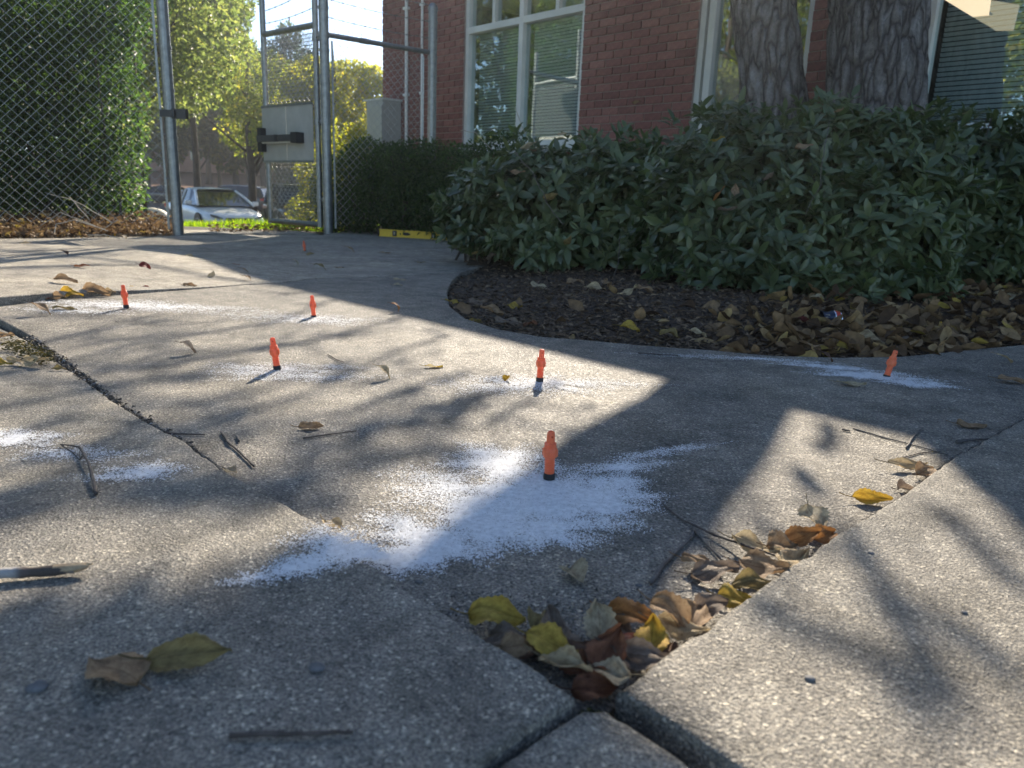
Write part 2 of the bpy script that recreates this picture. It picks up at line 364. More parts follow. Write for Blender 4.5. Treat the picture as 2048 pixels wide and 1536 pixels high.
# ------------------------------------------------------------------ slabs
pavement = empty('pavement', kind='structure')
def resample(pts, step):
    out = []
    for a, b in zip(pts[:-1], pts[1:]):
        a = Vector(a[:2]); b = Vector(b[:2]); n = max(1, int((b-a).length/step))
        out += [a.lerp(b, i/n) for i in range(n)]
    out.append(Vector(pts[-1][:2])); return out
def slab(name, poly, zf, m, step=.03, grid=.10, chip=.003, gap=.004, seed=0, label=None, rnd=.0052, maxy=99):
    """poly: closed list of xy; makes a thick slab with a worn, rounded arris"""
    P = resample(list(poly)+[poly[0]], step)[:-1]; n = len(P)
    area = sum(P[i].x*P[(i+1) % n].y-P[(i+1) % n].x*P[i].y for i in range(n))
    if area < 0: P.reverse()
    nor = []
    for i in range(n):
        t = (P[(i+1) % n]-P[i-1]).normalized(); nor.append(Vector((-t.y, t.x)))
    def ring(off, dz, ch):
        r = []
        for i, p in enumerate(P):
            j = noise.noise(Vector((p.x*22, p.y*22, seed)))*ch + noise.noise(Vector((p.x*70, p.y*70, seed+9)))*ch*.6
            q = p+nor[i]*(off+gap+max(0, j)+ch*.3); r.append((q.x, q.y, zf(q.x, q.y)+dz))
        return r
    rings = [ring(0, -.12, chip), ring(0, -rnd*1.3, chip), ring(rnd*.30, -rnd*.45, chip), ring(rnd*1.0, -rnd*.08, chip*.7), ring(rnd*2.0, 0, chip*.3)]
    mb = MB(); vs = [v for r in rings for v in r]; fs = []
    for k in range(4):
        for i in range(n):
            j = (i+1) % n; fs.append((k*n+i, k*n+j, (k+1)*n+j, (k+1)*n+i))
    mb.add(vs, fs)
    inner = rings[-1]; ip = [Vector(v[:2]) for v in inner]
    xs = [v.x for v in ip]; ys = [v.y for v in ip]; pts = list(ip)
    gx = np.arange(min(xs), max(xs), grid); gy = np.arange(min(ys), max(ys), grid)
    IP = np.array([(v.x, v.y) for v in ip]); X1, Y1 = IP[:, 0], IP[:, 1]; X2, Y2 = np.roll(X1, -1), np.roll(Y1, -1)
    for x in gx:
        for y in gy:
            c = ((Y1 > y) != (Y2 > y)); xi = X1+(y-Y1)*(X2-X1)/np.where(Y2 == Y1, 1e-9, Y2-Y1)
            if (np.sum(c & (x < xi)) % 2) == 1 and np.min((X1-x)**2+(Y1-y)**2) > (grid*.45)**2:
                pts.append(Vector((x+random.uniform(-.2, .2)*grid, y+random.uniform(-.2, .2)*grid)))
    nn = len(ip)
    r = delaunay_2d_cdt(pts, [(i, (i+1) % nn) for i in range(nn)], [], 1, 1e-6)
    v2, _, f2 = r[0], r[1], r[2]
    top = [(v.x, v.y, zf(v.x, v.y)+.0016*noise.noise(Vector((v.x*3.1, v.y*3.1, 5+seed)))) if i >= nn else inner[i] for i, v in enumerate(v2)]
    mb.add(top, f2)
    me = mb.mesh(name, True)
    bm = bmesh.new(); bm.from_mesh(me); bmesh.ops.remove_doubles(bm, verts=bm.verts, dist=1e-5); bmesh.ops.recalc_face_normals(bm, faces=bm.faces); bm.to_mesh(me); bm.free(); smooth(me)
    o = mobj(name, me, m, pavement)
    if label: o['label'] = label
    return o
# shared edges, left-front edge from the junction to far left
g2 = lambda px, py, zf: tuple(GZ(px, py, zf)[:2])
J = g2(1186, 1392, zB)
E_ML = [g2(*p, zL) for p in [(1160, 1383), (1060, 1318), (930, 1240), (845, 1190), (790, 1150), (765, 1128), (735, 1117), (690, 1082), (640, 1040), (590, 1012), (520, 975), (450, 935)]] + \
       [g2(*p, zM) for p in [(375, 893), (300, 852), (235, 808), (180, 765), (110, 712), (60, 674), (0, 642), (-220, 560)]]
E_MR = [g2(*p, zR) for p in [(1222, 1380), (1330, 1296), (1440, 1222), (1560, 1135), (1670, 1062), (1800, 985), (1900, 912), (2048, 832), (2300, 705)]]
E_MN = [g2(*p, zM) for p in [(-200, 636), (0, 612), (120, 598), (260, 588), (400, 577), (480, 570), (560, 566), (640, 556)]]
E_NP = [g2(*p, zM) for p in [(640, 556), (560, 545), (468, 533), (330, 520), (205, 508), (60, 502), (-200, 500)]]
E_far1 = [g2(*p, zM) for p in [(640, 556), (700, 556), (800, 552), (925, 545)]]
BED = [g2(*p, zM) for p in [(925, 545), (905, 562), (896, 585), (902, 612), (935, 637), (1000, 658), (1080, 672), (1180, 680), (1290, 690), (1420, 699), (1540, 710), (1680, 714), (1800, 712), (1920, 700), (2048, 688), (2500, 640)]]
E_PQ = [g2(*p, zM) for p in [(-200, 492), (0, 486), (230, 482), (420, 484), (547, 488), (640, 498), (720, 503), (800, 499), (905, 497)]]
farL = g2(-200, 478, zQ); 
M_poly = [J]+[E_ML[i] for i in range(len(E_ML))]+E_MN+E_far1[1:]+BED[1:]+[E_MR[i] for i in range(len(E_MR)-1, -1, -1)]
slab('slab', M_poly, zM, M_conc2, step=.02, grid=.09, chip=.0035, seed=1, label='sunken middle concrete slab with the row of orange ports')
L_poly = [tuple(GZ(1152, 1392, zL)[:2]), *E_ML[1:], (-2.6, 1.6), (-2.0, .1), (-.6, .1)] 
jl = [g2(1163, 1397, zL), g2(1060, 1462, zL), g2(940, 1540, zL), g2(760, 1660, zL)]
L_poly = [jl[0]]+E_ML+[(-3.4, 1.2), (-2.2, .05), (-.5, .15), jl[3], jl[2], jl[1]]
slab('slab', L_poly, zL, M_conc, step=.008, grid=.05, chip=.0065, gap=.003, seed=2, label='front left concrete slab, its raised corner dusted white')
jr = [g2(1232, 1388, zR), g2(1330, 1445, zR), g2(1450, 1525, zR), g2(1640, 1660, zR)]
R_poly = [jr[0]]+E_MR+[(BED[-1][0]+.05, BED[-1][1]-.02), (6.6, BED[-1][1]-.02), (6.6, .1), (.7, .1), jr[3], jr[2], jr[1]]
slab('slab', R_poly, zR, M_conc, step=.008, grid=.05, chip=.006, gap=.003, seed=3, label='right hand concrete slab raised above the leaf filled corner')
jb = [g2(1163, 1410, zB), g2(1215, 1412, zB), g2(1262, 1440, zB), g2(1400, 1530, zB), g2(1560, 1660, zB)]
jb2 = [g2(800, 1660, zB), g2(960, 1545, zB), g2(1075, 1465, zB)]
slab('slab', [*jb, (.3, .1), (-.1, .1), *jb2], zB, M_conc, step=.01, grid=.04, chip=.003, gap=.002, seed=4, rnd=.006, label='wedge of concrete slab at the bottom between two open joints')
slab('slab', [E_MN[0], *E_MN[1:], *E_NP[1:]], zN, M_concN, step=.04, grid=.25, chip=.005, gap=.006, seed=5, label='upper left concrete slab with its edge standing proud')
slab('slab', [*E_NP[::-1], *E_far1[1:], (-.12, 5.2), *E_PQ[::-1]], zP, M_concN, step=.06, grid=.3, chip=.004, gap=.009, seed=6, label='concrete slab beyond the shadow tip, crossed by the far port')
Qp = [*E_PQ, (-.5, 8.2), (-1.9, 9.6), (-2.02, 8.75), g2(640, 470, zQ), g2(480, 469, zQ), g2(372, 470, zQ), g2(300, 473, zQ), g2(0, 478, zQ), farL]
slab('slab', Qp, zQ, M_concN, step=.08, grid=.35, chip=.004, gap=.009, seed=8, label='far concrete apron in front of the open gate')
Tp = [g2(372, 468, zQ), g2(480, 467, zQ), g2(640, 468, zQ), g2(600, 462, zQ), g2(480, 460.5, zQ), g2(330, 459, zQ), g2(180, 459, zQ), g2(250, 467, zQ)]
slab('slab', Tp, zQ, M_concN, step=.08, grid=.4, chip=.004, gap=.006, seed=9, label='sunlit concrete path just outside the gate')

# ground sheet, large, with the car park lower than the path
def ground_sheet():
    xs = np.concatenate([np.linspace(-260, -12, 20), np.linspace(-11, 11, 60), np.linspace(12, 260, 20)])
    ys = np.concatenate([np.linspace(-60, -1, 12), np.linspace(0, 20, 70), np.linspace(21, 110, 60), np.linspace(115, 420, 16)])
    vs = [(x, y, terrain(x, y)) for y in ys for x in xs]; n = len(xs)
    fs = [(j*n+i, j*n+i+1, (j+1)*n+i+1, (j+1)*n+i) for j in range(len(ys)-1) for i in range(n-1)]
    mb = MB(); mb.add(vs, fs); return mb.obj('ground', M_ground, sm=True, kind='structure')
ground_sheet()
# soil under the joints
mb = MB(); mb.add([(-4, -.2, -.028), (4, -.2, -.028), (4, 3.4, -.028), (-4, 3.4, -.028)], [(0, 1, 2, 3)]); mb.add([(-9, 3.4, -.03), (0, 3.4, -.03), (0, 9, -.03), (-9, 9, -.03)], [(0, 1, 2, 3)])
mb.obj('soil', M_joint, kind='structure')
# planting bed
def bed():
    xs = np.linspace(-1.6, 7.5, 130); ys = np.linspace(2.2, 9.6, 110); B = np.array(BED)
    vs = []; 
    for y in ys:
        for x in xs:
            d = np.min(np.hypot(B[:, 0]-x, B[:, 1]-y)); z = -.032+.075*smst(0, 1.0, d)+.014*noise.noise(Vector((x*6, y*6, 0)))+.01*noise.noise(Vector((x*20, y*20, 3)))
            vs.append((x, y, z))
    n = len(xs); poly = B
    fs = []
    edge = [*BED, (7.6, BED[-1][1]), (7.6, 9.7), (-1.9, 9.7), (-.45, 7.6)]
    E = np.array(edge); X1, Y1 = E[:, 0], E[:, 1]; X2, Y2 = np.roll(X1, -1), np.roll(Y1, -1)
    def inside(x, y):
        c = ((Y1 > y) != (Y2 > y)); xi = X1+(y-Y1)*(X2-X1)/np.where(Y2 == Y1, 1e-9, Y2-Y1); return (np.sum(c & (x < xi)) % 2) == 1
    keep = {}
    for j in range(len(ys)-1):
        for i in range(n-1):
            x = (xs[i]+xs[i+1])/2; y = (ys[j]+ys[j+1])/2
            if inside(x, y) or np.min(np.hypot(B[:, 0]-x, B[:, 1]-y)) < .12: fs.append((j*n+i, j*n+i+1, (j+1)*n+i+1, (j+1)*n+i))
    mb = MB(); mb.add(vs, fs); mb.obj('planting_bed', M_soil, sm=True, kind='structure')
    return inside
bed_inside = bed()
def zbed(x, y):
    B = np.array(BED); d = np.min(np.hypot(B[:, 0]-x, B[:, 1]-y)); return -.028+.075*smst(0, 1.0, d)
# car park and grass median
def sheet(name, x0, x1, y0, y1, dz, m, nx=8, ny=30):
    xs = np.linspace(x0, x1, nx); ys = np.linspace(y0, y1, ny)
    vs = [(x, y, terrain(x, y)+dz) for y in ys for x in xs]
    mb = MB(); mb.add(vs, [(j*nx+i, j*nx+i+1, (j+1)*nx+i+1, (j+1)*nx+i) for j in range(ny-1) for i in range(nx-1)]); return mb.obj(name, m, kind='structure', sm=True)
sheet('car_park', -120, 60, 17.5, 34, .02, M_asph); sheet('road', -120, 60, 40, 62, .02, M_asph)

# ------------------------------------------------------------------ leaf clouds
def leaf_quads(P, D, Nn, L, Wd, fold=.25):
    """P base points, D unit direction, Nn unit normal, per-leaf length L and width Wd -> folded rhombus, 2 quads"""
    n = len(P); Sd = np.cross(D, Nn); L = L[:, None]; Wd = Wd[:, None]
    a = P; b = P+D*L*.45+Sd*Wd*.5+Nn*Wd*fold; c = P+D*L; d = P+D*L*.45-Sd*Wd*.5+Nn*Wd*fold
    V = np.stack([a, b, c, d], 1).reshape(-1, 3); i = np.arange(n)[:, None]*4
    Fq = np.concatenate([i+np.array([[0, 1, 2]]), i+np.array([[0, 2, 3]])], 1).reshape(-1, 3)
    return V, Fq
def unit(a): return a/np.maximum(1e-9, np.linalg.norm(a, axis=1, keepdims=True))
def cloud(centers, radii, n, size, asp=.5, shell=.75, flat=(1, 1, 1), down=.2, rng=RNG):
    """random leaves spread in blobs, denser to their outer shell"""
    centers = np.array(centers, float); radii = np.array(radii, float)
    w = radii**2; w = w/w.sum(); idx = rng.choice(len(centers), n, p=w)
    d = unit(rng.normal(size=(n, 3))); r = rng.random(n)**(1/3.0); r = r*(1-shell)+shell*(.82+.22*rng.random(n))*np.where(rng.random(n) < .8, 1, rng.random(n))
    P = centers[idx]+d*(r*radii[idx])[:, None]*np.array(flat)
    D = unit(d*.6+rng.normal(size=(n, 3))*.8+np.array([0, 0, -down])); Nn = unit(rng.normal(size=(n, 3))*.7+np.array([0, 0, 1.0])+d*.4)
    Nn = unit(Nn-D*np.sum(Nn*D, 1, keepdims=True))
    L = size*(.6+.8*rng.random(n)); return P, D, Nn, L, L*asp
def foliage(name, args, m, parent=None, **k):
    V, Fq = leaf_quads(*args); return mobj(name, np_mesh(name, V, Fq), m, parent, **k)

def blob_crown(c, R, n, rng, squash=.8, rmin=.22, rmax=.42):
    cs, rs = [], []
    for i in range(n):
        d = unit(rng.normal(size=(1, 3)))[0]; rr = R*(.35+.6*rng.random()); cs.append(np.array(c)+d*rr*np.array([1, 1, squash])); rs.append(R*(rmin+(rmax-rmin)*rng.random()))
    return cs, rs
def tree(name, base, h, R, cz, m, nleaf, lsize, label, trunk_r=.2, blobs=26, seed=1, lean=(0, 0), group=None, squash=.9, limbs=9, cat='tree', asp=.6, shift=(0, 0)):
    rng = np.random.default_rng(seed); rd = random.Random(seed)
    t = empty(name, base, label=label, cat=cat, group=group)
    top = Vector((lean[0], lean[1], h*.92)); pts = [Vector((0, 0, -.1))]
    for i in range(1, 8):
        f = i/7; pts.append(Vector((top.x*f+rd.uniform(-.05, .05)*h*.12, top.y*f+rd.uniform(-.05, .05)*h*.12, top.z*f)))
    mb = MB(); mb.tube(pts, [trunk_r*(1.25 if i == 0 else 1)*(1-.8*i/7) for i in range(8)], 9)
    mb.obj('trunk', M_trunk, t, sm=True)
    cs, rs = blob_crown((shift[0], shift[1], cz), R, blobs, rng, squash)
    lb = MB()
    for i in range(min(limbs, len(cs))):
        c = Vector(cs[i]); z0 = max(h*.22, c.z-R*.8); f = min(.95, z0/(h*.92)); a = pts[0].lerp(top, f); mid = a.lerp(c, .5)+Vector((0, 0, -.05*h*rd.random()))
        lb.tube([a, mid, c], [trunk_r*.32, trunk_r*.2, trunk_r*.06], 5)
    lb.obj('limbs', M_trunk, t, sm=True)
    foliage('crown', cloud(cs, rs, nleaf, lsize, asp, .7, (1, 1, .85), rng=rng), m, t)
    return t

# ------------------------------------------------------------------ building
WP = atY(925, 290, 9.6); WP = Vector((WP.x, WP.y, 0)); _d = ray(-400, 339); wd = Vector((-_d[0], -_d[1], 0)).normalized()   # along the wall, to the right
wn_ = Vector((wd.y, -wd.x, 0)) if wd.y < 0 and (Vector((wd.y, -wd.x, 0)).y < 0) else Vector((-wd.y, wd.x, 0))
if wn_.y > 0: wn_ = -wn_                                     # outward normal, towards the camera side
def s_at(px, py=150):
    d = ray(px, py); d = Vector((d[0], d[1], 0)); # solve CP+d t = WP + wd s
    det = d.x*(-wd.y)+d.y*wd.x; return ((d.x*WP.y-d.y*WP.x))/(-(d.x*wd.y-d.y*wd.x)) if True else 0
def wall_pt(s, z, out=0.0): return WP+wd*s+wn_*out+Vector((0, 0, z))
def s_col(px, py=150):
    # robust: bisection on projection
    lo, hi = -4.0, 9.6
    for _ in range(50):
        m_ = (lo+hi)/2; q = proj(wall_pt(m_, 1.8))[0] if True else 0
        if (wall_pt(m_, 1.8)-Vector(CP)).dot(Vector(fv)) < .1 or q > px: hi = m_
        else: lo = m_
    return (lo+hi)/2
sC = s_col(766); s1a, s1b = s_col(926), s_col(1164); s2a, s2b = s_col(1392), s_col(1622); s3a, s3b = s_col(1850), s_col(1850)+2.35
ZS, ZT, ZR = 1.02, 2.98, 3.12
print('wall s', sC, s1a, s1b, s2a, s2b, s3a, s3b)
SEND = s3b+3.0
bld = empty('brick_building', wall_pt(sC, 0), label='red brick building with white framed windows behind the bushes', cat='building')
binv = bld.matrix_basis.inverted() if False else Matrix.Translation(-wall_pt(sC, 0))
def bobj(mb, name, m, parent=None, **k):
    mb.v = [tuple(binv @ Vector(v)) for v in mb.v]; return mb.obj(name, m, parent or bld, **k)
def wbox(mb, s0, s1, z0, z1, o0, o1):
    P = [wall_pt(s, z, o) for s in (s0, s1) for z in (z0, z1) for o in (o0, o1)]
    mb.add(P, [(0, 1, 3, 2), (4, 6, 7, 5), (0, 4, 5, 1), (2, 3, 7, 6), (0, 2, 6, 4), (1, 5, 7, 3)])
opens = [(s1a, s1b), (s2a, s2b), (s3a, s3b)]
wm = MB(); cur = sC
for a, b in opens:
    wbox(wm, cur, a, -.1, ZR, -.28, -.006); wbox(wm, a, b, -.1, ZS, -.28, -.006); wbox(wm, a, b, ZT, ZR, -.28, -.006); cur = b
wbox(wm, cur, SEND, -.1, ZR, -.28, -.006)
bobj(wm, 'wall', M_mortar)
sw = MB()   # side and back walls
def slabwall(mb, a, b, z0, z1, th):
    a = Vector(a); b = Vector(b); t = (b-a).normalized(); n = Vector((-t.y, t.x, 0))*th
    P = [p+q+Vector((0, 0, z)) for p in (a, b) for q in (Vector(), n) for z in (z0, z1)]
    mb.add(P, [(0, 1, 3, 2), (4, 6, 7, 5), (0, 4, 5, 1), (2, 3, 7, 6), (0, 2, 6, 4), (1, 5, 7, 3)])
DEP = 7.0; c0 = wall_pt(sC+.003, 0, -.29); c1 = wall_pt(sC+.003, 0, -DEP); c2 = wall_pt(SEND, 0, -DEP); c3 = wall_pt(SEND, 0, -.29)
slabwall(sw, c0, c1, -.1, ZR, -.28); slabwall(sw, c1-wn_*.001, c2, -.1, ZR, -.28); slabwall(sw, c3+wd*.001, c2, -.1, ZR, .28)
bobj(sw, 'side_wall', M_brickfar)
rb = MB(); OV = .16
P = [wall_pt(s, z, o) for s in (sC-OV, SEND+OV) for z in (ZR+.003, ZR+.16) for o in (-DEP-OV, OV)]
rb.add(P, [(0, 1, 3, 2), (4, 6, 7, 5), (0, 4, 5, 1), (2, 3, 7, 6), (0, 2, 6, 4), (1, 5, 7, 3)]); bobj(rb, 'roof', M_fascia)
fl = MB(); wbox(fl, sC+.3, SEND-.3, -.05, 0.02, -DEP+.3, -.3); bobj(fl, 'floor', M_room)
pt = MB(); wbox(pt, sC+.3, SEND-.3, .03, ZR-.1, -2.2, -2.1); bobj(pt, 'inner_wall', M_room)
# bricks
BH, BL, MJ = .0665, .203, .0095
slots = []
def lay(sa, sb, z0, z1):
    nz = int((z1-z0)/(BH+MJ))
    for r in range(nz):
        z = z0+r*(BH+MJ); off = 0 if r % 2 == 0 else -(BL+MJ)/2; s = sa+off
        while s < sb-.02:
            a = max(s, sa+.001); b = min(s+BL, sb-.001)
            if b-a > .03: slots.append((a, b, z))
            s += BL+MJ
lay(sC, s1a, .76, ZR); lay(s1b, s2a, .76, ZR); lay(s2b, s3a, .76, ZR)
lay(s1a, s1b, .80, ZS-.02); lay(s2a, s2b, .80, ZS-.02); lay(s3a, s3b, .80, ZS-.02)
def bsize(sl):
    a, b, z = sl; p = proj(wall_pt((a+b)/2, z)); vis = 0 < p[0] < 2048 and -10 < p[1] < 330 and not (1440 < p[0] < 1600 or 1680 < p[0] < 1850)
    return (-1e3 if vis else 0) + p[2]
slots.sort(key=bsize)
bmesh_cache = {}
wq = Matrix((wd, wn_, (0, 0, 1))).transposed()
def brick_mesh(w):
    w = round(w, 2)
    if w not in bmesh_cache:
        x, y, z, b = w/2, .006, BH/2, .0025
        vs = [(-x, -y-.004, -z), (x, -y-.004, -z), (x, -y-.004, z), (-x, -y-.004, z), (-x, y-b, -z), (x, y-b, -z), (x, y-b, z), (-x, y-b, z), (-x+b, y, -z+b), (x-b, y, -z+b), (x-b, y, z-b), (-x+b, y, z-b)]
        fs = [(0, 1, 5, 4), (1, 2, 6, 5), (2, 3, 7, 6), (3, 0, 4, 7), (4, 5, 9, 8), (5, 6, 10, 9), (6, 7, 11, 10), (7, 4, 8, 11), (8, 9, 10, 11)]
        me = bpy.data.meshes.new('brick'); me.from_pydata([tuple(wq @ Vector(v)) for v in vs], [], fs); me.materials.append(M_brick); me.update()
        bmesh_cache[w] = me
    return bmesh_cache[w]
rest = MB()
for i, (a, b, z) in enumerate(slots):
    c = wall_pt((a+b)/2, z+BH/2, random.uniform(-.0015, .001))-wall_pt(sC, 0)
    me = brick_mesh(b-a-.0)
    if i < 298:
        o = mobj('brick', me, None, bld); o.location = c
    else:
        rest.add([Vector(v.co)+c for v in me.vertices], [tuple(p.vertices) for p in me.polygons])
rest.obj('brickwork', M_brickfar, bld, kind='stuff')
# windows: frame + panes + blinds
def window(sa, sb, muls, trans, tops, blind, name='window'):
    w = empty(name, (0, 0, 0), parent=bld); inv = binv
    fr = MB(); fw = .055
    wbox(fr, sa, sa+fw, ZS, ZT, -.14, -.03); wbox(fr, sb-fw, sb, ZS, ZT, -.14, -.03)
    wbox(fr, sa+fw, sb-fw, ZS, ZS+.06, -.14, -.02); wbox(fr, sa+fw, sb-fw, ZT-.06, ZT, -.14, -.031)
    for m_ in muls: wbox(fr, m_-.033, m_+.033, ZS+.06, ZT-.06, -.138, -.028)
    cuts = [sa+fw]+[x for m_ in muls for x in (m_-.033, m_+.033)]+[sb-fw]
    for i in range(0, len(cuts), 2):
        wbox(fr, cuts[i], cuts[i+1], trans-.035, trans+.035, -.137, -.032)
    for tp in tops: wbox(fr, tp-.024, tp+.024, trans+.035, ZT-.06, -.136, -.036)
    fr.v = [tuple(inv @ Vector(v)) for v in fr.v]; fr.obj('frame', M_white, w)
    si = MB(); wbox(si, sa-.02, sb+.02, ZS-.075, ZS-.001, -.10, .045); si.v = [tuple(inv @ Vector(v)) for v in si.v]; si.obj('sill', M_white, w)
    for i in range(0, len(cuts), 2):
        for z0, z1 in ((ZS+.06, trans-.035), (trans+.035, ZT-.06)):
            seg = [cuts[i], cuts[i+1]]
            if z0 > trans:
                inner = [t for t in tops if seg[0] < t < seg[1]]
                xs = [seg[0]]+[q for t in inner for q in (t-.024, t+.024)]+[seg[1]]
            else: xs = seg
            for j in range(0, len(xs), 2):
                g = MB(); wbox(g, xs[j], xs[j+1], z0, z1, -.092, -.086); g.v = [tuple(inv @ Vector(v)) for v in g.v]; g.obj('pane', M_glass, w)
        if blind:
            bl = MB(); z = ZS+.07
            while z < trans-.06:
                P = [wall_pt(cuts[i]+.02, z, -.20), wall_pt(cuts[i+1]-.02, z, -.20), wall_pt(cuts[i+1]-.02, z+.024, -.186), wall_pt(cuts[i]+.02, z+.024, -.186)]
                bl.add(P, [(0, 1, 2, 3)]); z += .034
            wbox(bl, cuts[i]+.02, cuts[i+1]-.02, trans-.06, trans-.03, -.21, -.17)
            bl.v = [tuple(inv @ Vector(v)) for v in bl.v]; bl.obj('blind', M_blind, w, kind='stuff')
    return w
mid1 = s_col(1035); TR = 2.36
window(s1a, s1b, [mid1], TR, [s_col(979), s_col(1104)], True)
window(s2a, s2b, [s2a+.12], 3.4-.5 if False else 2.75, [], False)
window(s3a, s3b, [s3a+1.25], 2.75, [], True)  # blind added in this window to make its dark pane paler
# conduits, utility box, added glowing wedge
def conduit(px, r, label):
    s = s_col(px); c = MB(); c.tube([wall_pt(s, .3, r+.004), wall_pt(s, 1.9, r+.004), wall_pt(s, 2.9, r+.004)], r, 10)
    for z in (.9, 1.7, 2.75): wbox(c, s-r*2.2, s+r*2.2, z, z+.03, .001, r*2+.008)
    c.obj('conduit', M_cond, sm=False, label=label, cat='conduit', group='conduits on the brick wall')
conduit(816, .022, 'thicker white conduit running up the brick wall, nearer the wall corner')
conduit(846, .016, 'thinner white conduit on the brick wall beside the round capped post')
ub = wall_pt(s_col(790), 0, .16); box = empty('utility_box', (ub.x, ub.y, 0), math.atan2(wd.y, wd.x), label='cream metal utility box on the corner of the brick building', cat='utility box')
h0 = .95; h1 = .45+(proj((ub.x, ub.y, .45))[1]-222)/1479*ub.y*1.02
b_ = MB(); prof = []
for a in np.linspace(0, math.pi/2, 6): prof.append((-.34-.06+.06*(1-math.sin(a))*0 - .0 + .06*(1-math.cos(a)) , 0))
outl = [(-.30, -.14), (.17, -.14), (.17, .15), (-.22, .15), (-.27, .12), (-.30, .06)]
b_.prism([Vector((x, -y, h0)) for x, y in outl], (0, 0, 0), (0, 0, h1-h0)); b_.obj('cabinet', M_panel, box)
b_ = MB(); b_.box((.06, -.165, (h0+h1)/2), (.24, .02, (h1-h0)*.8)); b_.obj('cover', M_panel, box)
b_ = MB(); b_.box((-.065, 0, h1+.012), (.50, .31, .02)); b_.obj('cap', M_white, box)
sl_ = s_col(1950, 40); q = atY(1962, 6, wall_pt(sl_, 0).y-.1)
lam = empty('glow_wedge', (0, 0, 0), label='cream glowing wedge added at the top right window', cat='glowing wedge')  # added emissive wedge standing in for a bright patch at the glass
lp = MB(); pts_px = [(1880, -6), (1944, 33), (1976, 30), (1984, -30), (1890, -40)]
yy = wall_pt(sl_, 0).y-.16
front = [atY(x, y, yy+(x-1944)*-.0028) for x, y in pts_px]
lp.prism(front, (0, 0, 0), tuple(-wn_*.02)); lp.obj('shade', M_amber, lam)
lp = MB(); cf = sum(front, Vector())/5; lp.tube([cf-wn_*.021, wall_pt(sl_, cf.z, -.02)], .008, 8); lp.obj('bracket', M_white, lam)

# ------------------------------------------------------------------ chain link fences and gate
def vsub(a, b): return Vector(a)-Vector(b)
def chain(name, A, B, z0, z1, parent, dia=.085, r=.0019, m=M_wire, hgt=None, off=0.0):
    """zig-zag wires woven side by side between A and B (xy)"""
    A = Vector((A[0], A[1], 0)); B = Vector((B[0], B[1], 0)); t = (B-A); Ln = t.length; t.normalize(); nrm = Vector((-t.y, t.x, 0))
    nw = int(Ln/(dia/2)); hv = dia/2; nz = int((z1-z0)/hv); verts = []; faces = []
    for w in range(nw):
        x0 = w*dia/2
        prev = None; b = len(verts)
        for i in range(nz+1):
            x = x0+(dia/2 if (i % 2 == 0) == (w % 2 == 0) else 0)+.0; x = min(x, Ln)
            d = .0016*(1 if i % 2 == 0 else -1)+off; p = A+t*x+nrm*d+Vector((0, 0, z0+i*hv))
            verts += [p+t*r*.7+nrm*r*.7, p-t*r*.7+nrm*r*.7, p-t*r*.7-nrm*r*.7, p+t*r*.7-nrm*r*.7]
            # widen vertically too so slanted wires keep their thickness
        for i in range(nz):
            for k in range(4):
                faces.append((b+i*4+k, b+i*4+(k+1) % 4, b+(i+1)*4+(k+1) % 4, b+(i+1)*4+k))
    V = np.array([tuple(v) for v in verts]); V = V
    o = mobj(name, np_mesh(name, V, np.array(faces)), m, parent, kind='stuff'); return o
def post(parent, p, z1, r=.03, cap=True, name='post', z0=-.1):
    mb = MB(); prof = [(r, z0), (r, z1)]
    if cap: prof += [(r*1.12, z1), (r*1.12, z1+r*.6), (r*.95, z1+r*1.1), (r*.6, z1+r*1.5), (r*.1, z1+r*1.65)]
    mb.lathe(prof, 16, c=(p[0], p[1], 0)); return mb.obj(name, M_galv, parent, sm=False)
def bands(parent, p, zs, r=.034):
    for z in zs:
        mb = MB(); mb.lathe([(r, z-.011), (r, z+.011)], 14, c=(p[0], p[1], 0)); mb.obj('tension_band', M_galv, parent)
def barbed(name, a, b, parent, r=.0022):
    a = Vector(a); b = Vector(b); L = (b-a).length; t = (b-a).normalized(); mb = MB(); n = max(4, int(L/.06)); 
    for ph in (0, math.pi):
        pts = []; s = t.cross(Vector((0, 0, 1))).normalized(); u = s.cross(t)
        for i in range(n*3+1):
            f = i/(n*3); q = f*L/.05*math.pi+ph; pts.append(a.lerp(b, f)+(s*math.cos(q)+u*math.sin(q))*.0028+Vector((0, 0, -.02*math.sin(f*math.pi))))
        mb.tube(pts, r, 4)
    k = .09
    while k < L-.05:
        c = a+t*k+Vector((0, 0, -.02*math.sin(k/L*math.pi)))
        for ang in (.5, 2.1):
            d = (Vector((0, 0, 1))*math.cos(ang)+t.cross(Vector((0, 0, 1)))*math.sin(ang)+t*.3).normalized()*.018; mb.tube([c-d, c+d], .0016, 4)
        mb.tube([c-t*.01, c+t*.01], .0055, 5); k += .125
    return mb.obj(name, M_galv, parent)
PL = G(357, 470); PR = G(657, 466)
FL0 = Vector((PL[0], PL[1], 0)); F_dir = (Vector((-5.15, 5.75, 0))-FL0).normalized(); FL1 = FL0+F_dir*4.2
lf = empty('chain_link_fence', label='tall chain link fence on the left in front of the dark hedge', cat='fence')
post(lf, FL0, 3.1, .048); bands(lf, FL0, [.12, .45, .85, 1.25, 1.6, 2.0, 2.35, 2.7], .053)
tb = FL0+F_dir*.075
mb = MB(); mb.box((tb.x, tb.y, 1.5), (.02, .006, 2.9)); mb.obj('tension_bar', M_galv, lf)
for z in (.15, .5, .88, 1.62, 2.0, 2.35, 2.7):
    mb = MB(); mb.tube([FL0+Vector((0, 0, z)), tb+Vector((0, 0, z))], .007, 6); mb.obj('clip', M_galv, lf)
for s in (4.2,): post(lf, FL0+F_dir*s, 3.1, .03)
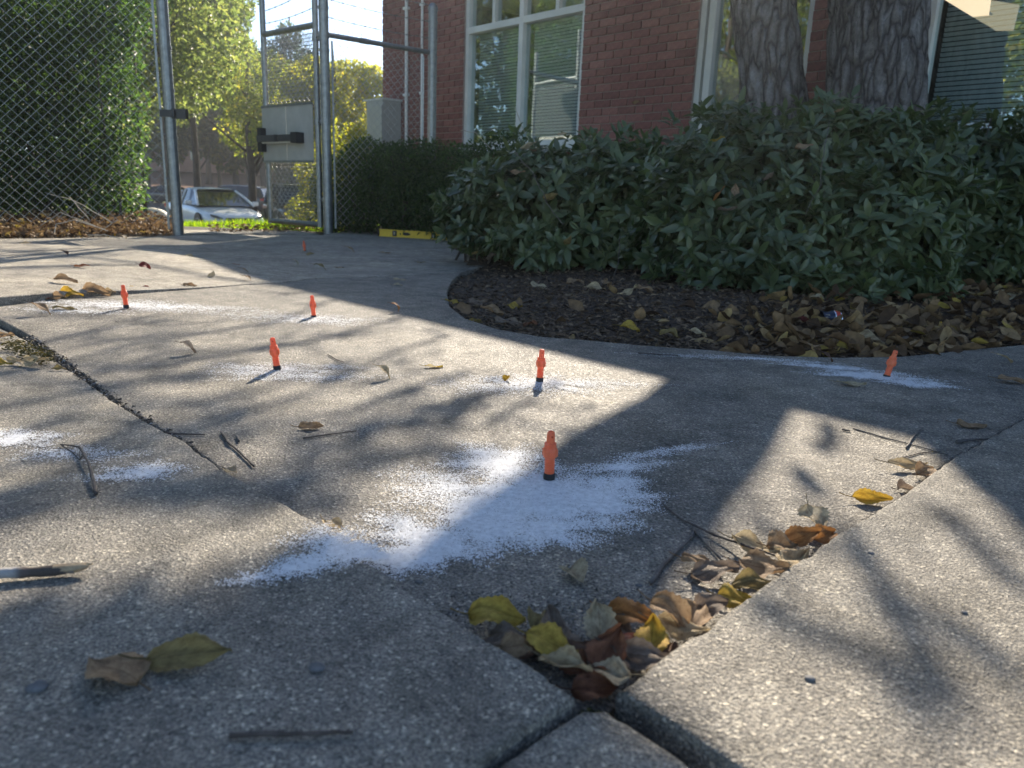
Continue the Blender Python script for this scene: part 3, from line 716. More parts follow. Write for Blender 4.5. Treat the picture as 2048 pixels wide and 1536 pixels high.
mb = MB(); mb.tube([FL0+Vector((0, 0, 3.0)), FL1+Vector((0, 0, 3.0))], .021, 8); mb.obj('top_rail', M_galv, lf)
chain('chain_link_mesh', tb, FL1, .10, 2.98, lf, r=.0026)
# latch strike plate on the left post
lz = .45+(368-245)/1479*7.06*1.03
mb = MB(); mb.box((FL0.x+.075, FL0.y-.03, lz), (.20, .012, .085)); mb.box((FL0.x+.165, FL0.y-.05, lz), (.012, .05, .085)); mb.box((FL0.x, FL0.y-.052, lz), (.13, .012, .06)); mb.obj('strike_plate', M_grille, lf)
# hinge post and right-hand fence
GP = Vector((PR[0], PR[1], 0)); RPp = atY(865, 103, 9.0); RP = Vector((RPp.x, RPp.y, 0)); railz = RPp.z
rf = empty('chain_link_fence', label='short chain link fence panel between gate and brick building', cat='fence')
post(rf, GP, 3.1, .05); post(rf, RP, railz+.42, .05)
rail0 = atY(660, 72, GP.y); rz = (rail0.z+railz)/2
mb = MB(); mb.tube([GP+Vector((0, 0, rz)), RP+Vector((0, 0, rz))], .026, 10); fd = (RP-GP).normalized(); mb.tube([GP.lerp(RP, .35)+Vector((0, 0, rz))-fd*.05, GP.lerp(RP, .35)+Vector((0, 0, rz))+fd*.05], .030, 10); mb.obj('top_rail', M_galv, rf)
chain('chain_link_mesh', GP+fd*.09, RP-fd*.12, .08, rz-.02, rf, r=.0026)
mb = MB(); t1 = GP+fd*.085; t2 = RP-fd*.12; mb.box((t1.x, t1.y, rz/2), (.02, .006, rz-.1)); mb.obj('tension_bar', M_galv, rf); mb = MB(); mb.box((t2.x, t2.y, rz/2), (.02, .006, rz-.1)); mb.obj('tension_bar', M_galv, rf)
bands(rf, GP, [.3, .75, 1.2, 1.6, rz-.15, rz, rz+.25, rz+.52], .055); bands(rf, RP, [.9, 1.3, 1.7, rz-.05, rz+.14, rz+.32], .055)
mb = MB()                                   # twisted wire ends above the rail
for k in range(1, 24):
    c = GP+fd*(.085+k*.085*.5*1.0*1.0); c = GP+fd*(.06+k*.052); z = rz+.02
    if (c-GP).length > (RP-GP).length-.1: break
    mb.tube([c+Vector((0, 0, z)), c+Vector((0, 0, z+.035))], .0022, 4); mb.tube([c+Vector((0, 0, z+.035)), c+fd*.014+Vector((0, 0, z+.06))], .002, 4); mb.tube([c+Vector((0, 0, z+.035)), c-fd*.014+Vector((0, 0, z+.06))], .002, 4)
mb.obj('wire_ends', M_wire, rf, kind='stuff')
for dz in (.17, .34, .51): barbed('barbed_wire', GP+Vector((0, 0, rz+dz)), RP+Vector((0, 0, rz+dz-.02)), rf)
# gate leaf
gt = empty('chain_link_gate', label='open chain link gate leaf with steel panel and push bar', cat='gate')
GH = G(641, 464); GHv = Vector((GH[0], GH[1], 0)); GEv = atY(536, 300, 8.95); GEv = Vector((GEv.x, GEv.y, 0))
gd = (GEv-GHv).normalized(); gn = Vector((-gd.y, gd.x, 0));
if gn.y > 0: gn = -gn
def gz(px, py, P): return atY(px, py, P.y).z
ztop = gz(637, 50, GHv); zp1 = gz(637, 205, GHv); zp0 = gz(637, 325, GHv)
st1 = MB(); st1.tube([GHv+Vector((0, 0, .05)), GHv+Vector((0, 0, ztop+.62))], .032, 12); st1.obj('stile', M_galv, gt)
st2 = MB(); st2.tube([GEv+Vector((0, 0, .05)), GEv+Vector((0, 0, ztop+.40))], .032, 12); st2.lathe([(.037, ztop+.38), (.037, ztop+.42), (.02, ztop+.45)], 12, c=(GEv.x, GEv.y, 0)); st2.obj('stile', M_galv, gt)
mb = MB(); mb.tube([GHv+Vector((0, 0, ztop)), GEv+Vector((0, 0, ztop))], .032, 12); mb.obj('top_rail', M_galv, gt)
mb = MB(); mb.tube([GHv+Vector((0, 0, .08)), GEv+Vector((0, 0, .08))], .030, 12); mb.obj('bottom_rail', M_galv, gt)
def gbox(mb, s0, s1, z0, z1, o0, o1):
    P = [GHv+gd*s+gn*o+Vector((0, 0, z)) for s in (s0, s1) for z in (z0, z1) for o in (o0, o1)]
    mb.add(P, [(0, 1, 3, 2), (4, 6, 7, 5), (0, 4, 5, 1), (2, 3, 7, 6), (0, 2, 6, 4), (1, 5, 7, 3)])
GL = (GEv-GHv).length
for a, b in ((.03, GL*.54-.003), (GL*.54+.003, GL+.03)):
    mb = MB(); gbox(mb, a, b, zp0, zp1, .034, .042); mb.obj('panel', M_panel, gt)
mb = MB(); gbox(mb, .03, GL+.03, zp1-.02, zp1+.004, .043, .050); mb.obj('panel_trim', M_galv, gt); mb = MB(); gbox(mb, .03, GL+.03, zp0-.004, zp0+.02, .043, .050); mb.obj('panel_trim', M_galv, gt)
zb = gz(606, 277, GHv.lerp(GEv, .3))
bar = MB(); gbox(bar, GL*.27, GL+.02, zb-.035, zb+.035, .075, .13); barO = bar.obj('push_bar', M_alu, gt)
mb = MB(); gbox(mb, GL*.20, GL*.31, zb-.055, zb+.055, .043, .145); mb.obj('end_cap', M_black, barO)
mb = MB(); gbox(mb, GL*.60, GL*.65, zb-.037, zb+.037, .074, .134); mb.obj('joint_cover', M_black, barO)
mb = MB(); gbox(mb, GL-.04, GL+.035, zb-.14, zb+.12, .043, .11); mb.obj('latch_case', M_black, barO)
mb = MB(); gbox(mb, GL*.31, GL-.04, zb-.052, zb-.0365, .08, .10); mb.obj('lit_lip', M_white, barO)  # light on the bar's lower edge, put in as white paint
chain('chain_link_mesh', GHv+gd*.06, GEv-gd*.05, zp1+.01, ztop-.01, gt, off=.02, r=.0026); chain('chain_link_mesh', GHv+gd*.06, GEv-gd*.05, .1, zp0-.01, gt, off=.02, r=.0026)
# inner expanded metal sheet, tight slanted strands
def strands(z0, z1):
    mb = MB(); n = int(GL/.030)
    for i in range(-10, n+12):
        s0 = i*.030; s1 = s0+(z1-z0)*.22; a = max(s0, .05); b = s1
        if s1 < .06 or s0 > GL-.06: continue
        f0 = 0 if s0 >= .05 else (.05-s0)/(s1-s0); f1 = 1 if s1 <= GL-.05 else (GL-.05-s0)/(s1-s0)
        if f1 <= f0: continue
        # strands lean towards the hinge going up
        pa = GHv+gd*(GL-(s0+(s1-s0)*f0)) + gn*-.015+Vector((0, 0, z1-(z1-z0)*f1 if False else z0+(z1-z0)*f0)); pb = GHv+gd*(GL-(s0+(s1-s0)*f1))+gn*-.015+Vector((0, 0, z0+(z1-z0)*f1))
        mb.tube([pa, pb], .0036, 4)
    k = z0+.02
    while k < z1:
        mb.tube([GHv+gd*.05+gn*-.015+Vector((0, 0, k)), GHv+gd*(GL-.05)+gn*-.015+Vector((0, 0, k))], .0036, 4); k += .036
    return mb
strands(.13, zp0-.01).obj('expanded_metal', M_galv, gt, kind='stuff'); strands(zp1+.02, ztop-.05).obj('expanded_metal', M_galv, gt, kind='stuff')
for z in (.35, 1.15, ztop-.12):
    mb = MB(); mb.lathe([(.038, z-.03), (.038, z+.03)], 12, c=(GHv.x, GHv.y, 0)); mb.tube([GHv+Vector((0, 0, z)), GP+Vector((0, 0, z))], .016, 8); mb.lathe([(.056, z-.025), (.056, z+.025)], 14, c=(GP.x, GP.y, 0)); mb.obj('hinge', M_galv, gt)
for dz in (.17, .36, .56): barbed('barbed_wire', GHv+Vector((0, 0, ztop+dz)), GEv+Vector((0, 0, ztop+dz*.65)), gt)

# ------------------------------------------------------------------ orange injection ports
def port_meshes():
    b = MB(); r = .0082
    prof = [(.0072, .012)]
    z = .013
    for i in range(5): prof += [(.0084, z+.0005), (.0084, z+.0026), (.0074, z+.0030), (.0074, z+.0042)]; z += .0044
    prof += [(.0084, .037), (.0086, .0395), (.0110, .0415), (.0116, .045), (.0116, .0535), (.0108, .0570), (.0094, .0585), (.0100, .0595), (.0100, .0612), (.0092, .062), (.0098, .0630), (.0098, .0650), (.0088, .0660)]
    b.lathe(prof, 24)
    for k in range(4):    # raised lugs round the barrel
        a = math.pi/4+k*math.pi/2; M = Matrix.Rotation(a, 3, 'Z'); b.box(M @ Vector((.0112, 0, .0490)), (.0026, .0075, .0115), M)
    body = b.mesh('body'); 
    h = MB(); h.lathe([(.0070, .0655), (.0068, .070), (.0064, .0800), (.0060, .0835), (.0046, .0852), (.0030, .0856), (.0026, .0846), (.0024, .080)], 20)
    head = h.mesh('head')
    ho = MB(); Mx = Matrix.Rotation(math.pi/2, 3, 'X'); ho.lathe([(.0016, -.0070), (.0016, .0070)], 10, Mx, (0, 0, .0775))
    hole = ho.mesh('hole')
    c = MB(); pr = [(.0092, -.004), (.0096, .0), (.0096, .012), (.0088, .0132), (.0076, .0132)]; c.lathe(pr, 18); slv = c.mesh('sleeve')
    for me in (body, head, hole, slv):
        smooth(me)
        try: me.set_sharp_from_angle(angle=.6)
        except Exception: pass
    return body, head, hole, slv
PB, PH, PO, PS = port_meshes()
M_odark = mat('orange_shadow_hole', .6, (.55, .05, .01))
def port(px, py, zf, lean, rz, depth, label):
    p = GZ(px, py, zf); o = empty('injection_port', (p.x, p.y, p.z+depth), rz, label=label, cat='injection port', group='orange injection ports set in the concrete')
    o.rotation_euler = (lean[1], lean[0], rz)
    mobj('body', PB, M_orange, o); h = mobj('head', PH, M_orange, o); mobj('hole', PO, M_odark, h); mobj('sleeve', PS, M_black, o)
    return o
grp = None
port(1098, 960, zM, (-.02, .03), .3, .000, 'largest orange port, standing in the big white dust patch')
port(1079, 764, zM, (.03, .0), .1, -.001, 'orange port with a short dark shadow, near the small curled leaf')
port(555, 740, zM, (-.11, .0), .2, -.001, 'orange port leaning left, near the brown curled leaf')
port(628, 634, zM, (-.06, .0), .3, -.006, 'slim orange port halfway back, in a faint dust patch')
port(253, 617, zM, (-.06, .0), .5, .001, 'orange port on the left in front of the raised slab edge')
port(1772, 754, zM, (.19, .0), .1, -.007, 'orange port tilting right on the white dust beside the planting bed')
port(610, 503, zM, (-.10, 0), .2, -.006, 'farthest and smallest orange port, in the building shadow')

# ------------------------------------------------------------------ pale drilling dust
def dust(blobs, zf, cell, label, seed, floor=0.0, dens=1.0, streak=0.35):
    """blobs: (px, py, rx, ry, angle, amount) with radii in metres; builds thousands of tiny flecks"""
    rng = np.random.default_rng(seed); B = []
    for px, py, rx, ry, an, am in blobs:
        p = GZ(px, py, zf); B.append((p.x, p.y, rx, ry, math.radians(an), am))
    x0 = min(b[0]-1.9*max(b[2], b[3]) for b in B); x1 = max(b[0]+1.9*max(b[2], b[3]) for b in B); y0 = min(b[1]-1.9*max(b[2], b[3]) for b in B); y1 = max(b[1]+1.9*max(b[2], b[3]) for b in B)
    X, Y = np.meshgrid(np.arange(x0, x1, cell), np.arange(y0, y1, cell)); X = X.ravel()+rng.uniform(-.5, .5, X.size)*cell; Y = Y.ravel()+rng.uniform(-.5, .5, Y.size)*cell
    D = np.zeros_like(X)
    wob = np.array([0.0])
    for bx, by, rx, ry, an, am in B:
        dx = X-bx; dy = Y-by; u = dx*math.cos(an)+dy*math.sin(an); v = -dx*math.sin(an)+dy*math.cos(an)
        th = np.arctan2(v/ry, u/rx); 
        w = 1+.13*np.sin(th*5+bx*9)+.09*np.sin(th*11+by*17)+.03*np.sin(th*23+bx*31)+streak*.02*np.sin(th*61+by*5)
        q = np.sqrt((u/rx)**2+(v/ry)**2)/w
        D = np.maximum(D, am*np.clip(1.32-q, 0, 1)**1.25)+.22*D*np.clip(1.2-q, 0, 1)
    # patchy noise
    ph = rng.uniform(0, 6, 8); nz = np.zeros_like(X)
    for i in range(8):
        a = rng.uniform(0, 6.28); fq = rng.uniform(25, 130); nz += np.sin((X*math.cos(a)+Y*math.sin(a))*fq+ph[i])
    D = np.clip(D*(1+.10*nz), 0, .93); keep = rng.random(X.size) < D*dens
    X, Y, D = X[keep], Y[keep], D[keep]; n = len(X)
    Z = np.array([zf(x, y) for x, y in zip(X[::1], Y[::1])]) if n < 60000 else np.vectorize(zf)(X, Y)
    s = cell*(.62+.60*rng.random(n))*(.8+.62*np.clip(D, 0, 1)); a = rng.uniform(0, 6.28, n); e = .5+.5*rng.random(n)
    V = np.zeros((n, 4, 3)); 
    for k in range(4):
        q = a+k*math.pi/2; ss = s*(1 if k % 2 == 0 else e); V[:, k, 0] = X+np.cos(q)*ss; V[:, k, 1] = Y+np.sin(q)*ss; V[:, k, 2] = Z+.0021+rng.uniform(-.0003, .0005, n)
    return mobj('concrete_dust', np_mesh('concrete_dust', V.reshape(-1, 3), np.arange(n*4).reshape(-1, 4)), M_dust, None, label=label, cat='dust', group='white drilling dust patches', kind='stuff')
dust([(1110, 985, .085, .12, 10, 1.0), (1040, 1010, .10, .11, 30, 1.0), (960, 1050, .105, .085, 35, 1.0), (870, 1095, .075, .055, 30, 1.0), (790, 1128, .05, .035, 35, 1.0), (1190, 1000, .085, .10, 0, 1.0), (1250, 965, .035, .06, 0, .8), (1090, 1060, .09, .06, 15, .9), (1000, 930, .09, .10, 30, .8), (900, 980, .09, .11, 50, .45), (800, 1060, .05, .07, 40, .55), (1330, 905, .13, .022, 28, .42), (1240, 935, .09, .03, 20, .7)], zM, .00145, 'big white dust fan around the nearest orange port', 11, dens=1.15, streak=.5)
dust([(690, 1110, .06, .035, 20, 1.0), (620, 1130, .06, .03, 25, .8), (545, 1155, .05, .02, 20, .6), (650, 1085, .05, .05, 0, .5)], zL, .00145, 'white dust on the raised corner of the front left slab', 12, dens=1.0)
dust([(1080, 768, .20, .09, 0, .5), (1150, 765, .20, .05, 0, .33), (990, 775, .14, .08, 0, .3)], zM, .0020, 'thin pale dust around the port with the short shadow', 13)
dust([(545, 742, .16, .08, 0, .5), (610, 755, .20, .05, 10, .3), (650, 735, .12, .04, 0, .25)], zM, .0020, 'thin pale dust around the leaning port near the brown leaf', 14)
dust([(640, 640, .20, .11, 0, .42), (560, 635, .25, .10, 0, .25)], zM, .0030, 'faint dust around the slim port halfway back', 15)
dust([(270, 612, .36, .12, 0, .55), (400, 618, .30, .08, 0, .28), (150, 622, .20, .08, 0, .35)], zM, .0032, 'wide pale dust around the port by the raised edge', 16)
dust([(1740, 752, .16, .055, -6, .95), (1830, 768, .10, .045, -8, .95), (1660, 735, .16, .035, -12, .8), (1540, 720, .22, .025, -8, .45), (1400, 715, .25, .025, -3, .25)], zM, .0019, 'long comet of white dust beside the planting bed', 17, dens=1.1, streak=.8)
dust([(600, 504, .30, .05, 0, .6), (640, 504, .3, .04, 0, .35)], zM, .0075, 'thin dust line around the farthest port', 18)
dust([(15, 878, .09, .05, 0, .85), (150, 910, .10, .04, 0, .4), (290, 945, .06, .045, 20, .62), (240, 955, .07, .02, 10, .45)], zL, .0017, 'white dust streaks on the left slab beside the forked stick', 19, streak=.6)

# ------------------------------------------------------------------ leaves on the ground
def leaf_blade(L, Wd, curl=.0, cup=.2, fold=.0, seed=0, teeth=.05, wav=.004, tip=.35, nu=16, nv=8):
    """ovate toothed leaf lying along +x with its stalk at the origin"""
    rd = random.Random(seed); vs = []; uv = []
    ph = [rd.uniform(0, 6) for _ in range(4)]
    for i in range(nu+1):
        u = i/nu; w = math.sin(math.pi*min(1, u**.72))**.8*(1-.35*smst(.55, 1, u)*tip*2)
        w = max(w, 0)*(1+teeth*(1 if i % 2 else -1)) if 0 < i < nu else w*.0+.012
        for j in range(nv+1):
            v = j/nv*2-1; x = u*L; y = v*w*Wd/2
            z = cup*abs(v)**1.5*w*Wd*.5 + fold*v*w*Wd*.5 + wav*math.sin(u*9+ph[0]+v*2)*abs(v) + wav*.8*math.sin(u*5+ph[1]) + wav*.5*math.sin(v*6+ph[2]+u*4)
            if curl:
                R_ = L/abs(curl); a = u*abs(curl); xx = math.sin(a)*R_; zz = (1-math.cos(a))*R_*(1 if curl > 0 else -1)
                nx, nz = -math.sin(a)*(1 if curl > 0 else -1), math.cos(a); x = xx+nx*z; z = zz+nz*z
            vs.append((x, y, z)); uv.append((u, (v+1)/2))
    fs = [(i*(nv+1)+j, i*(nv+1)+j+1, (i+1)*(nv+1)+j+1, (i+1)*(nv+1)+j) for i in range(nu) for j in range(nv)]
    me = bpy.data.meshes.new('blade'); me.from_pydata(vs, [], fs); ul = me.uv_layers.new(name='UVMap')
    li = np.zeros(len(me.loops), np.int32); me.loops.foreach_get('vertex_index', li); ul.data.foreach_set('uv', np.array(uv)[li].ravel()); smooth(me); me.update(); return me
PAL = dict(tan=(.36, .25, .15), pale=(.50, .43, .30), cream=(.54, .44, .28), yellow=(.50, .36, .07), gold=(.56, .36, .05), olive=(.30, .235, .10), brown=(.15, .085, .055), rust=(.20, .085, .045), orange=(.42, .20, .07), grey=(.23, .185, .15), red=(.20, .04, .035), pink=(.36, .17, .14))
LEAFN = [0]
def fallen(px, py, L, Wd, rz, colr, label, zf=zM, tilt=(0, 0), curl=0.0, cup=.15, dz=.002, stem=True, fold=0.0, teeth=.06, group='fallen leaves'):
    if 'pile' in group: L *= .94; Wd *= .80; tilt = (tilt[0]*.8, tilt[1]*.8)
    LEAFN[0] += 1; sd = LEAFN[0]; p = GZ(px, py, zf); c = PAL[colr]
    me = leaf_blade(L, Wd, curl, cup, fold, sd, teeth, L*(.05 if group in ('fallen leaves', 'leaves scattered on the paving') else .085), nu=16 if L > .03 and p.y < 3 else 8, nv=8 if p.y < 3 else 4)
    xs = [v.co.x for v in me.vertices]; zs = [v.co.z for v in me.vertices]; cx = (min(xs)+max(xs))/2; 
    for v in me.vertices: v.co.x -= cx
    o = mobj('fallen_leaf', me, M_leaf, None, label=label, cat='leaf', group=group); o.color = (*c, 1)
    o.rotation_euler = (tilt[0], tilt[1], math.radians(rz))
    Rm = o.rotation_euler.to_matrix(); low = min((Rm @ v.co).z for v in me.vertices); o.location = (p.x, p.y, p.z-low+dz)
    if stem:
        mb = MB(); b = Vector((-cx, 0, 0)); mb.tube([b+Vector((.002, 0, .0005)), b+Vector((-L*.16, L*.02, -.001*0+.002)), b+Vector((-L*.32, L*.07, .004))], [.0009, .0007, .0008], 5)
        s = mb.obj('stem', M_leaf, o, sm=True); s.color = (*[q*.7 for q in c], 1); s.data.uv_layers.new(name='UVMap')
    return o
T = math.radians
# pile in the corner
P0 = dict(group='leaf pile in the corner of the raised slabs')
fallen(1010, 1296, .055, .045, 20, 'grey', 'grey brown leaf half buried under the yellow leaf at the left of the corner pile', dz=.001, **P0)
fallen(992, 1262, .066, .050, -8, 'yellow', 'yellow wavy leaf with brown specks at the left end of the corner pile', tilt=(T(24), T(-6)), cup=.25, dz=.010, **P0)
fallen(1112, 1285, .064, .052, 110, 'grey', 'dull grey tan leaf standing behind the speckled yellow leaf in the corner pile', tilt=(T(12), T(-14)), dz=.006, **P0)
fallen(1102, 1330, .058, .046, -20, 'yellow', 'olive yellow speckled leaf in the middle left of the corner pile', tilt=(T(26), T(5)), dz=.014, **P0)
fallen(1195, 1285, .052, .044, 95, 'pale', 'pale cream toothed leaf with clear veins standing up in the corner pile', tilt=(T(-2), T(-38)), cup=.2, dz=.006, teeth=.1, **P0)
fallen(1262, 1262, .062, .040, -20, 'orange', 'bright orange leaf folded like a shell at the back of the corner pile', tilt=(T(40), 0), cup=.5, dz=.010, **P0)
fallen(1300, 1312, .050, .044, 80, 'gold', 'golden spotted leaf leaning against the right slab edge', tilt=(T(-8), T(-42)), cup=.15, dz=.010, **P0)
fallen(1392, 1250, .058, .042, 60, 'tan', 'crinkled tan leaf at the right end of the corner pile', tilt=(T(14), T(-10)), cup=.35, dz=.006, **P0)
fallen(1362, 1282, .062, .038, -12, 'cream', 'long cream leaf lying against the right slab below the crinkled tan one', tilt=(T(28), T(4)), dz=.006, **P0)
fallen(1212, 1345, .060, .050, 60, 'rust', 'dark rust red leaf in the middle of the corner pile', tilt=(T(22), T(-18)), dz=.012, **P0)
fallen(1285, 1350, .066, .040, -15, 'grey', 'smooth grey brown leaf below the golden leaf in the corner pile', tilt=(T(30), T(6)), dz=.012, **P0)
fallen(1240, 1310, .040, .034, 30, 'pink', 'small torn pinkish leaf behind the rust red one in the corner pile', tilt=(T(15), T(10)), dz=.012, **P0)
fallen(1128, 1365, .058, .030, -22, 'cream', 'rolled cream leaf along the left slab edge in the corner pile', tilt=(T(10), T(6)), cup=.9, dz=.014, **P0)
fallen(1215, 1382, .045, .036, 160, 'pale', 'pale leaf with a curled rim near the tip of the corner pile', tilt=(T(-8), T(14)), cup=.5, dz=.012, **P0)
fallen(1188, 1402, .048, .036, 10, 'rust', 'orange brown leaf at the very tip of the corner pile', tilt=(T(34), T(0)), cup=.25, dz=.008, **P0)
fallen(1068, 1310, .05, .04, -50, 'brown', 'dark brown leaf under the olive yellow leaf of the corner pile', dz=.001, **P0)
fallen(1160, 1320, .05, .04, 40, 'brown', 'dark brown leaf beneath the pale toothed leaf of the corner pile', dz=.001, **P0)
fallen(1330, 1310, .05, .036, -60, 'brown', 'dark brown leaf under the golden leaf beside the right slab', dz=.001, **P0)
for (x, y, L_, rz_, c, lb, tl) in [(1040, 1330, .048, 15, 'tan', 'tan leaf half hidden below the speckled yellow one, touching the left slab', (.3, -.1)), (1235, 1272, .044, 140, 'grey', 'small grey leaf tucked behind the bright orange one', (.1, .2)), (1150, 1350, .05, -60, 'rust', 'rust brown leaf standing between the two slabs near the tip', (.7, .1)), (1262, 1325, .04, 75, 'cream', 'torn cream leaf fragment lying on the rust red leaf', (.2, -.3)), (1335, 1270, .055, -35, 'tan', 'tan leaf behind the golden spotted leaf', (.4, .1)), (1420, 1232, .05, 20, 'grey', 'withered grey leaf at the far right of the corner pile', (.5, -.2)), (1075, 1262, .04, 80, 'olive', 'small dull leaf behind the yellow wavy one', (.1, -.3))]:
    fallen(x, y, L_, L_*.75, rz_, c, lb, tilt=tl, cup=random.uniform(.2, .7), curl=random.choice([-.8, .7, 0]), dz=random.uniform(.001, .008), **P0)
# leaves drifted along the right slab edge
P1 = dict(group='leaves drifted along the right slab edge')
fallen(1152, 1160, .042, .036, -70, 'pale', 'lone curled pale leaf between the dust fan and the corner pile', tilt=(T(5), T(-12)), cup=.8, dz=.001)
fallen(1428, 1163, .062, .036, 8, 'grey', 'torn grey tan leaf at the lower left of the slab edge drift', tilt=(T(12), T(-4)), dz=.003, **P1)
fallen(1400, 1140, .050, .024, -10, 'tan', 'narrow tan leaf pointing left beside the torn grey one', tilt=(T(10), T(4)), dz=.004, **P1)
fallen(1524, 1160, .060, .048, -25, 'tan', 'broad tan leaf with a dark midrib in the middle of the slab edge drift', tilt=(T(18), T(-6)), dz=.008, **P1)
fallen(1508, 1112, .064, .032, -32, 'cream', 'spotted cream leaf under the long twig', tilt=(T(14), T(0)), dz=.008, **P1)
fallen(1562, 1112, .046, .040, 10, 'tan', 'folded tan leaf behind the broad one in the slab edge drift', tilt=(T(26), T(0)), cup=.4, dz=.008, **P1)
fallen(1586, 1135, .062, .036, 35, 'cream', 'bright cream leaf pressed against the right slab', tilt=(T(10), T(-10)), dz=.004, **P1)
fallen(1626, 1060, .046, .046, -75, 'pale', 'pale round leaf propped up at the top of the drift', tilt=(T(4), T(32)), cup=.15, dz=.006, teeth=.1, **P1)
fallen(1600, 1098, .058, .030, 18, 'orange', 'orange tan leaf folded along the slab edge under the pale round one', tilt=(T(30), T(-6)), cup=.5, dz=.008, **P1)
fallen(1645, 1085, .045, .030, 30, 'orange', 'small amber leaf wedged at the upper end of the drift', tilt=(T(34), 0), cup=.4, dz=.004, **P1)
fallen(1505, 1188, .056, .028, 12, 'olive', 'long dull leaf at the near end of the drift by the slab edge', tilt=(T(22), T(-5)), dz=.006, **P1)
fallen(1468, 1210, .040, .032, -10, 'yellow', 'small yellow leaf tucked under the slab edge', tilt=(T(24), 0), dz=.003, **P1)
fallen(1742, 1006, .062, .026, -6, 'gold', 'bright golden folded leaf by the right slab edge', tilt=(T(45), 0), cup=.8, dz=.002)
fallen(1812, 940, .072, .026, 0, 'cream', 'long thin yellowish leaf near the crossed twigs', tilt=(T(24), 0), dz=.003)
fallen(1850, 952, .046, .034, 30, 'tan', 'tan leaf with a curled stalk touching the right slab edge', tilt=(T(22), T(-8)), cup=.4, dz=.003)
fallen(1812, 982, .034, .022, 12, 'grey', 'rolled grey brown leaf between the golden and the tan one', cup=1.2, dz=.001)
# leaves scattered over the paving
P2 = dict(group='leaves scattered on the paving')
fallen(228, 1352, .062, .052, 155, 'tan', 'big tan leaf with a point, front left', zf=zL, tilt=(T(8), T(-6)), dz=.001, teeth=.04, **P2)
fallen(380, 1330, .074, .036, 8, 'olive', 'long pointed tan leaf beside the big tan leaf, front left', zf=zL, tilt=(T(26), T(-4)), cup=.2, dz=.002, **P2)
fallen(668, 1072, .042, .022, -40, 'cream', 'folded cream leaf at the edge of the front left slab', cup=.6, dz=.012, **P2)
fallen(462, 948, .030, .020, -30, 'pale', 'small pale leaf on the crack near the knotted twig', cup=.5, dz=.004, **P2)
fallen(623, 858, .048, .026, 12, 'tan', 'curled tan leaf just above the thin straight twig', tilt=(T(20), 0), cup=.6, dz=.001, **P2)
fallen(768, 757, .046, .034, -10, 'cream', 'tented cream leaf in the middle of the sunlit slab', curl=-1.6, cup=.3, dz=.001, **P2)
fallen(868, 736, .048, .024, 10, 'yellow', 'flat yellowish leaf right of the tented one', cup=.1, dz=.001, **P2)
fallen(1014, 762, .026, .020, 60, 'gold', 'small curled golden leaf beside the port with the short shadow', tilt=(0, T(-25)), cup=.9, dz=.001, **P2)
fallen(378, 707, .050, .036, 5, 'grey', 'brown domed leaf left of the leaning port', curl=-1.3, cup=.3, dz=.001, **P2)
fallen(84, 630, .075, .040, 0, 'tan', 'flat domed leaf on the far left below the raised edge', curl=-1.2, dz=.001, **P2)
fallen(130, 620, .085, .030, 4, 'olive', 'thin greenish leaf just behind the flat domed one', dz=.001, **P2)
fallen(791, 624, .050, .034, 20, 'orange', 'orange brown tented leaf on the sunlit slab near the bed', curl=-1.8, dz=.001, **P2)
fallen(800, 561, .070, .035, 0, 'pale', 'pale leaf in the shade, the farther of two left of the bed', tilt=(T(10), 0), dz=.001, **P2)
fallen(796, 572, .050, .035, 20, 'pale', 'pale leaf in the shade, the nearer of two left of the bed', tilt=(T(10), 0), dz=.001, **P2)
fallen(843, 526, .06, .03, 0, 'olive', 'small dull leaf near the bed below the yellow level', **P2)
fallen(700, 505, .08, .04, 10, 'tan', 'tan leaf on the far joint in the building shadow', curl=-1.2, **P2)
fallen(770, 507, .08, .04, 0, 'tan', 'leaf on the far paving in front of the yellow level', **P2)
fallen(640, 541, .08, .045, 0, 'olive', 'dull leaf lying on the thin crack in the shade', curl=-.8, **P2)
fallen(680, 537, .05, .03, 0, 'tan', 'small leaf right of the dull one on the crack', **P2)
fallen(620, 511, .06, .05, 0, 'olive', 'mustard leaf just in front of the farthest port', tilt=(T(20), 0), **P2)
fallen(592, 531, .05, .03, 0, 'pale', 'small pale leaf in the shade left of the mustard one', curl=-1.5, **P2)
fallen(384, 523, .08, .04, 15, 'cream', 'cream leaf at the edge of the long building shadow', tilt=(T(25), 0), curl=-1.0, **P2)
fallen(468, 533, .07, .045, 0, 'pink', 'pinkish leaf on the shadow edge', tilt=(T(10), 0), **P2)
fallen(490, 546, .05, .03, 10, 'tan', 'tan leaf just inside the sunlight below the pinkish one', curl=-1.0, **P2)
fallen(424, 558, .055, .045, 70, 'pale', 'pale standing leaf behind the crack left of centre', tilt=(0, T(-25)), curl=.6, **P2)
fallen(494, 562, .05, .035, 0, 'tan', 'small tan leaf at the end of the raised slab edge', curl=-1.0, **P2)
fallen(289, 540, .06, .045, 0, 'red', 'dark red leaf on the upper left slab', zf=zN, tilt=(T(30), 0), curl=-1.0, **P2)
fallen(132, 566, .11, .045, -8, 'tan', 'tan curled leaf on the upper left slab near its edge', zf=zN, tilt=(T(14), 0), cup=.5, **P2)
fallen(212, 520, .09, .05, 12, 'orange', 'orange brittle leaf on the upper left slab', zf=zP, cup=.5, **P2)
fallen(165, 535, .08, .03, 0, 'rust', 'thin rust coloured leaf left of the red one', zf=zN, cup=.4, **P2)
fallen(130, 512, .05, .04, 0, 'brown', 'small dark leaf far left on the sunlit slab', zf=zN, curl=-1.4, **P2)
fallen(20, 499, .12, .05, 0, 'cream', 'pale leaf far left near the litter strip', zf=zP, **P2)
fallen(155, 504, .09, .04, 0, 'cream', 'pale leaf on the far slab beyond the small dark one', zf=zP, **P2)
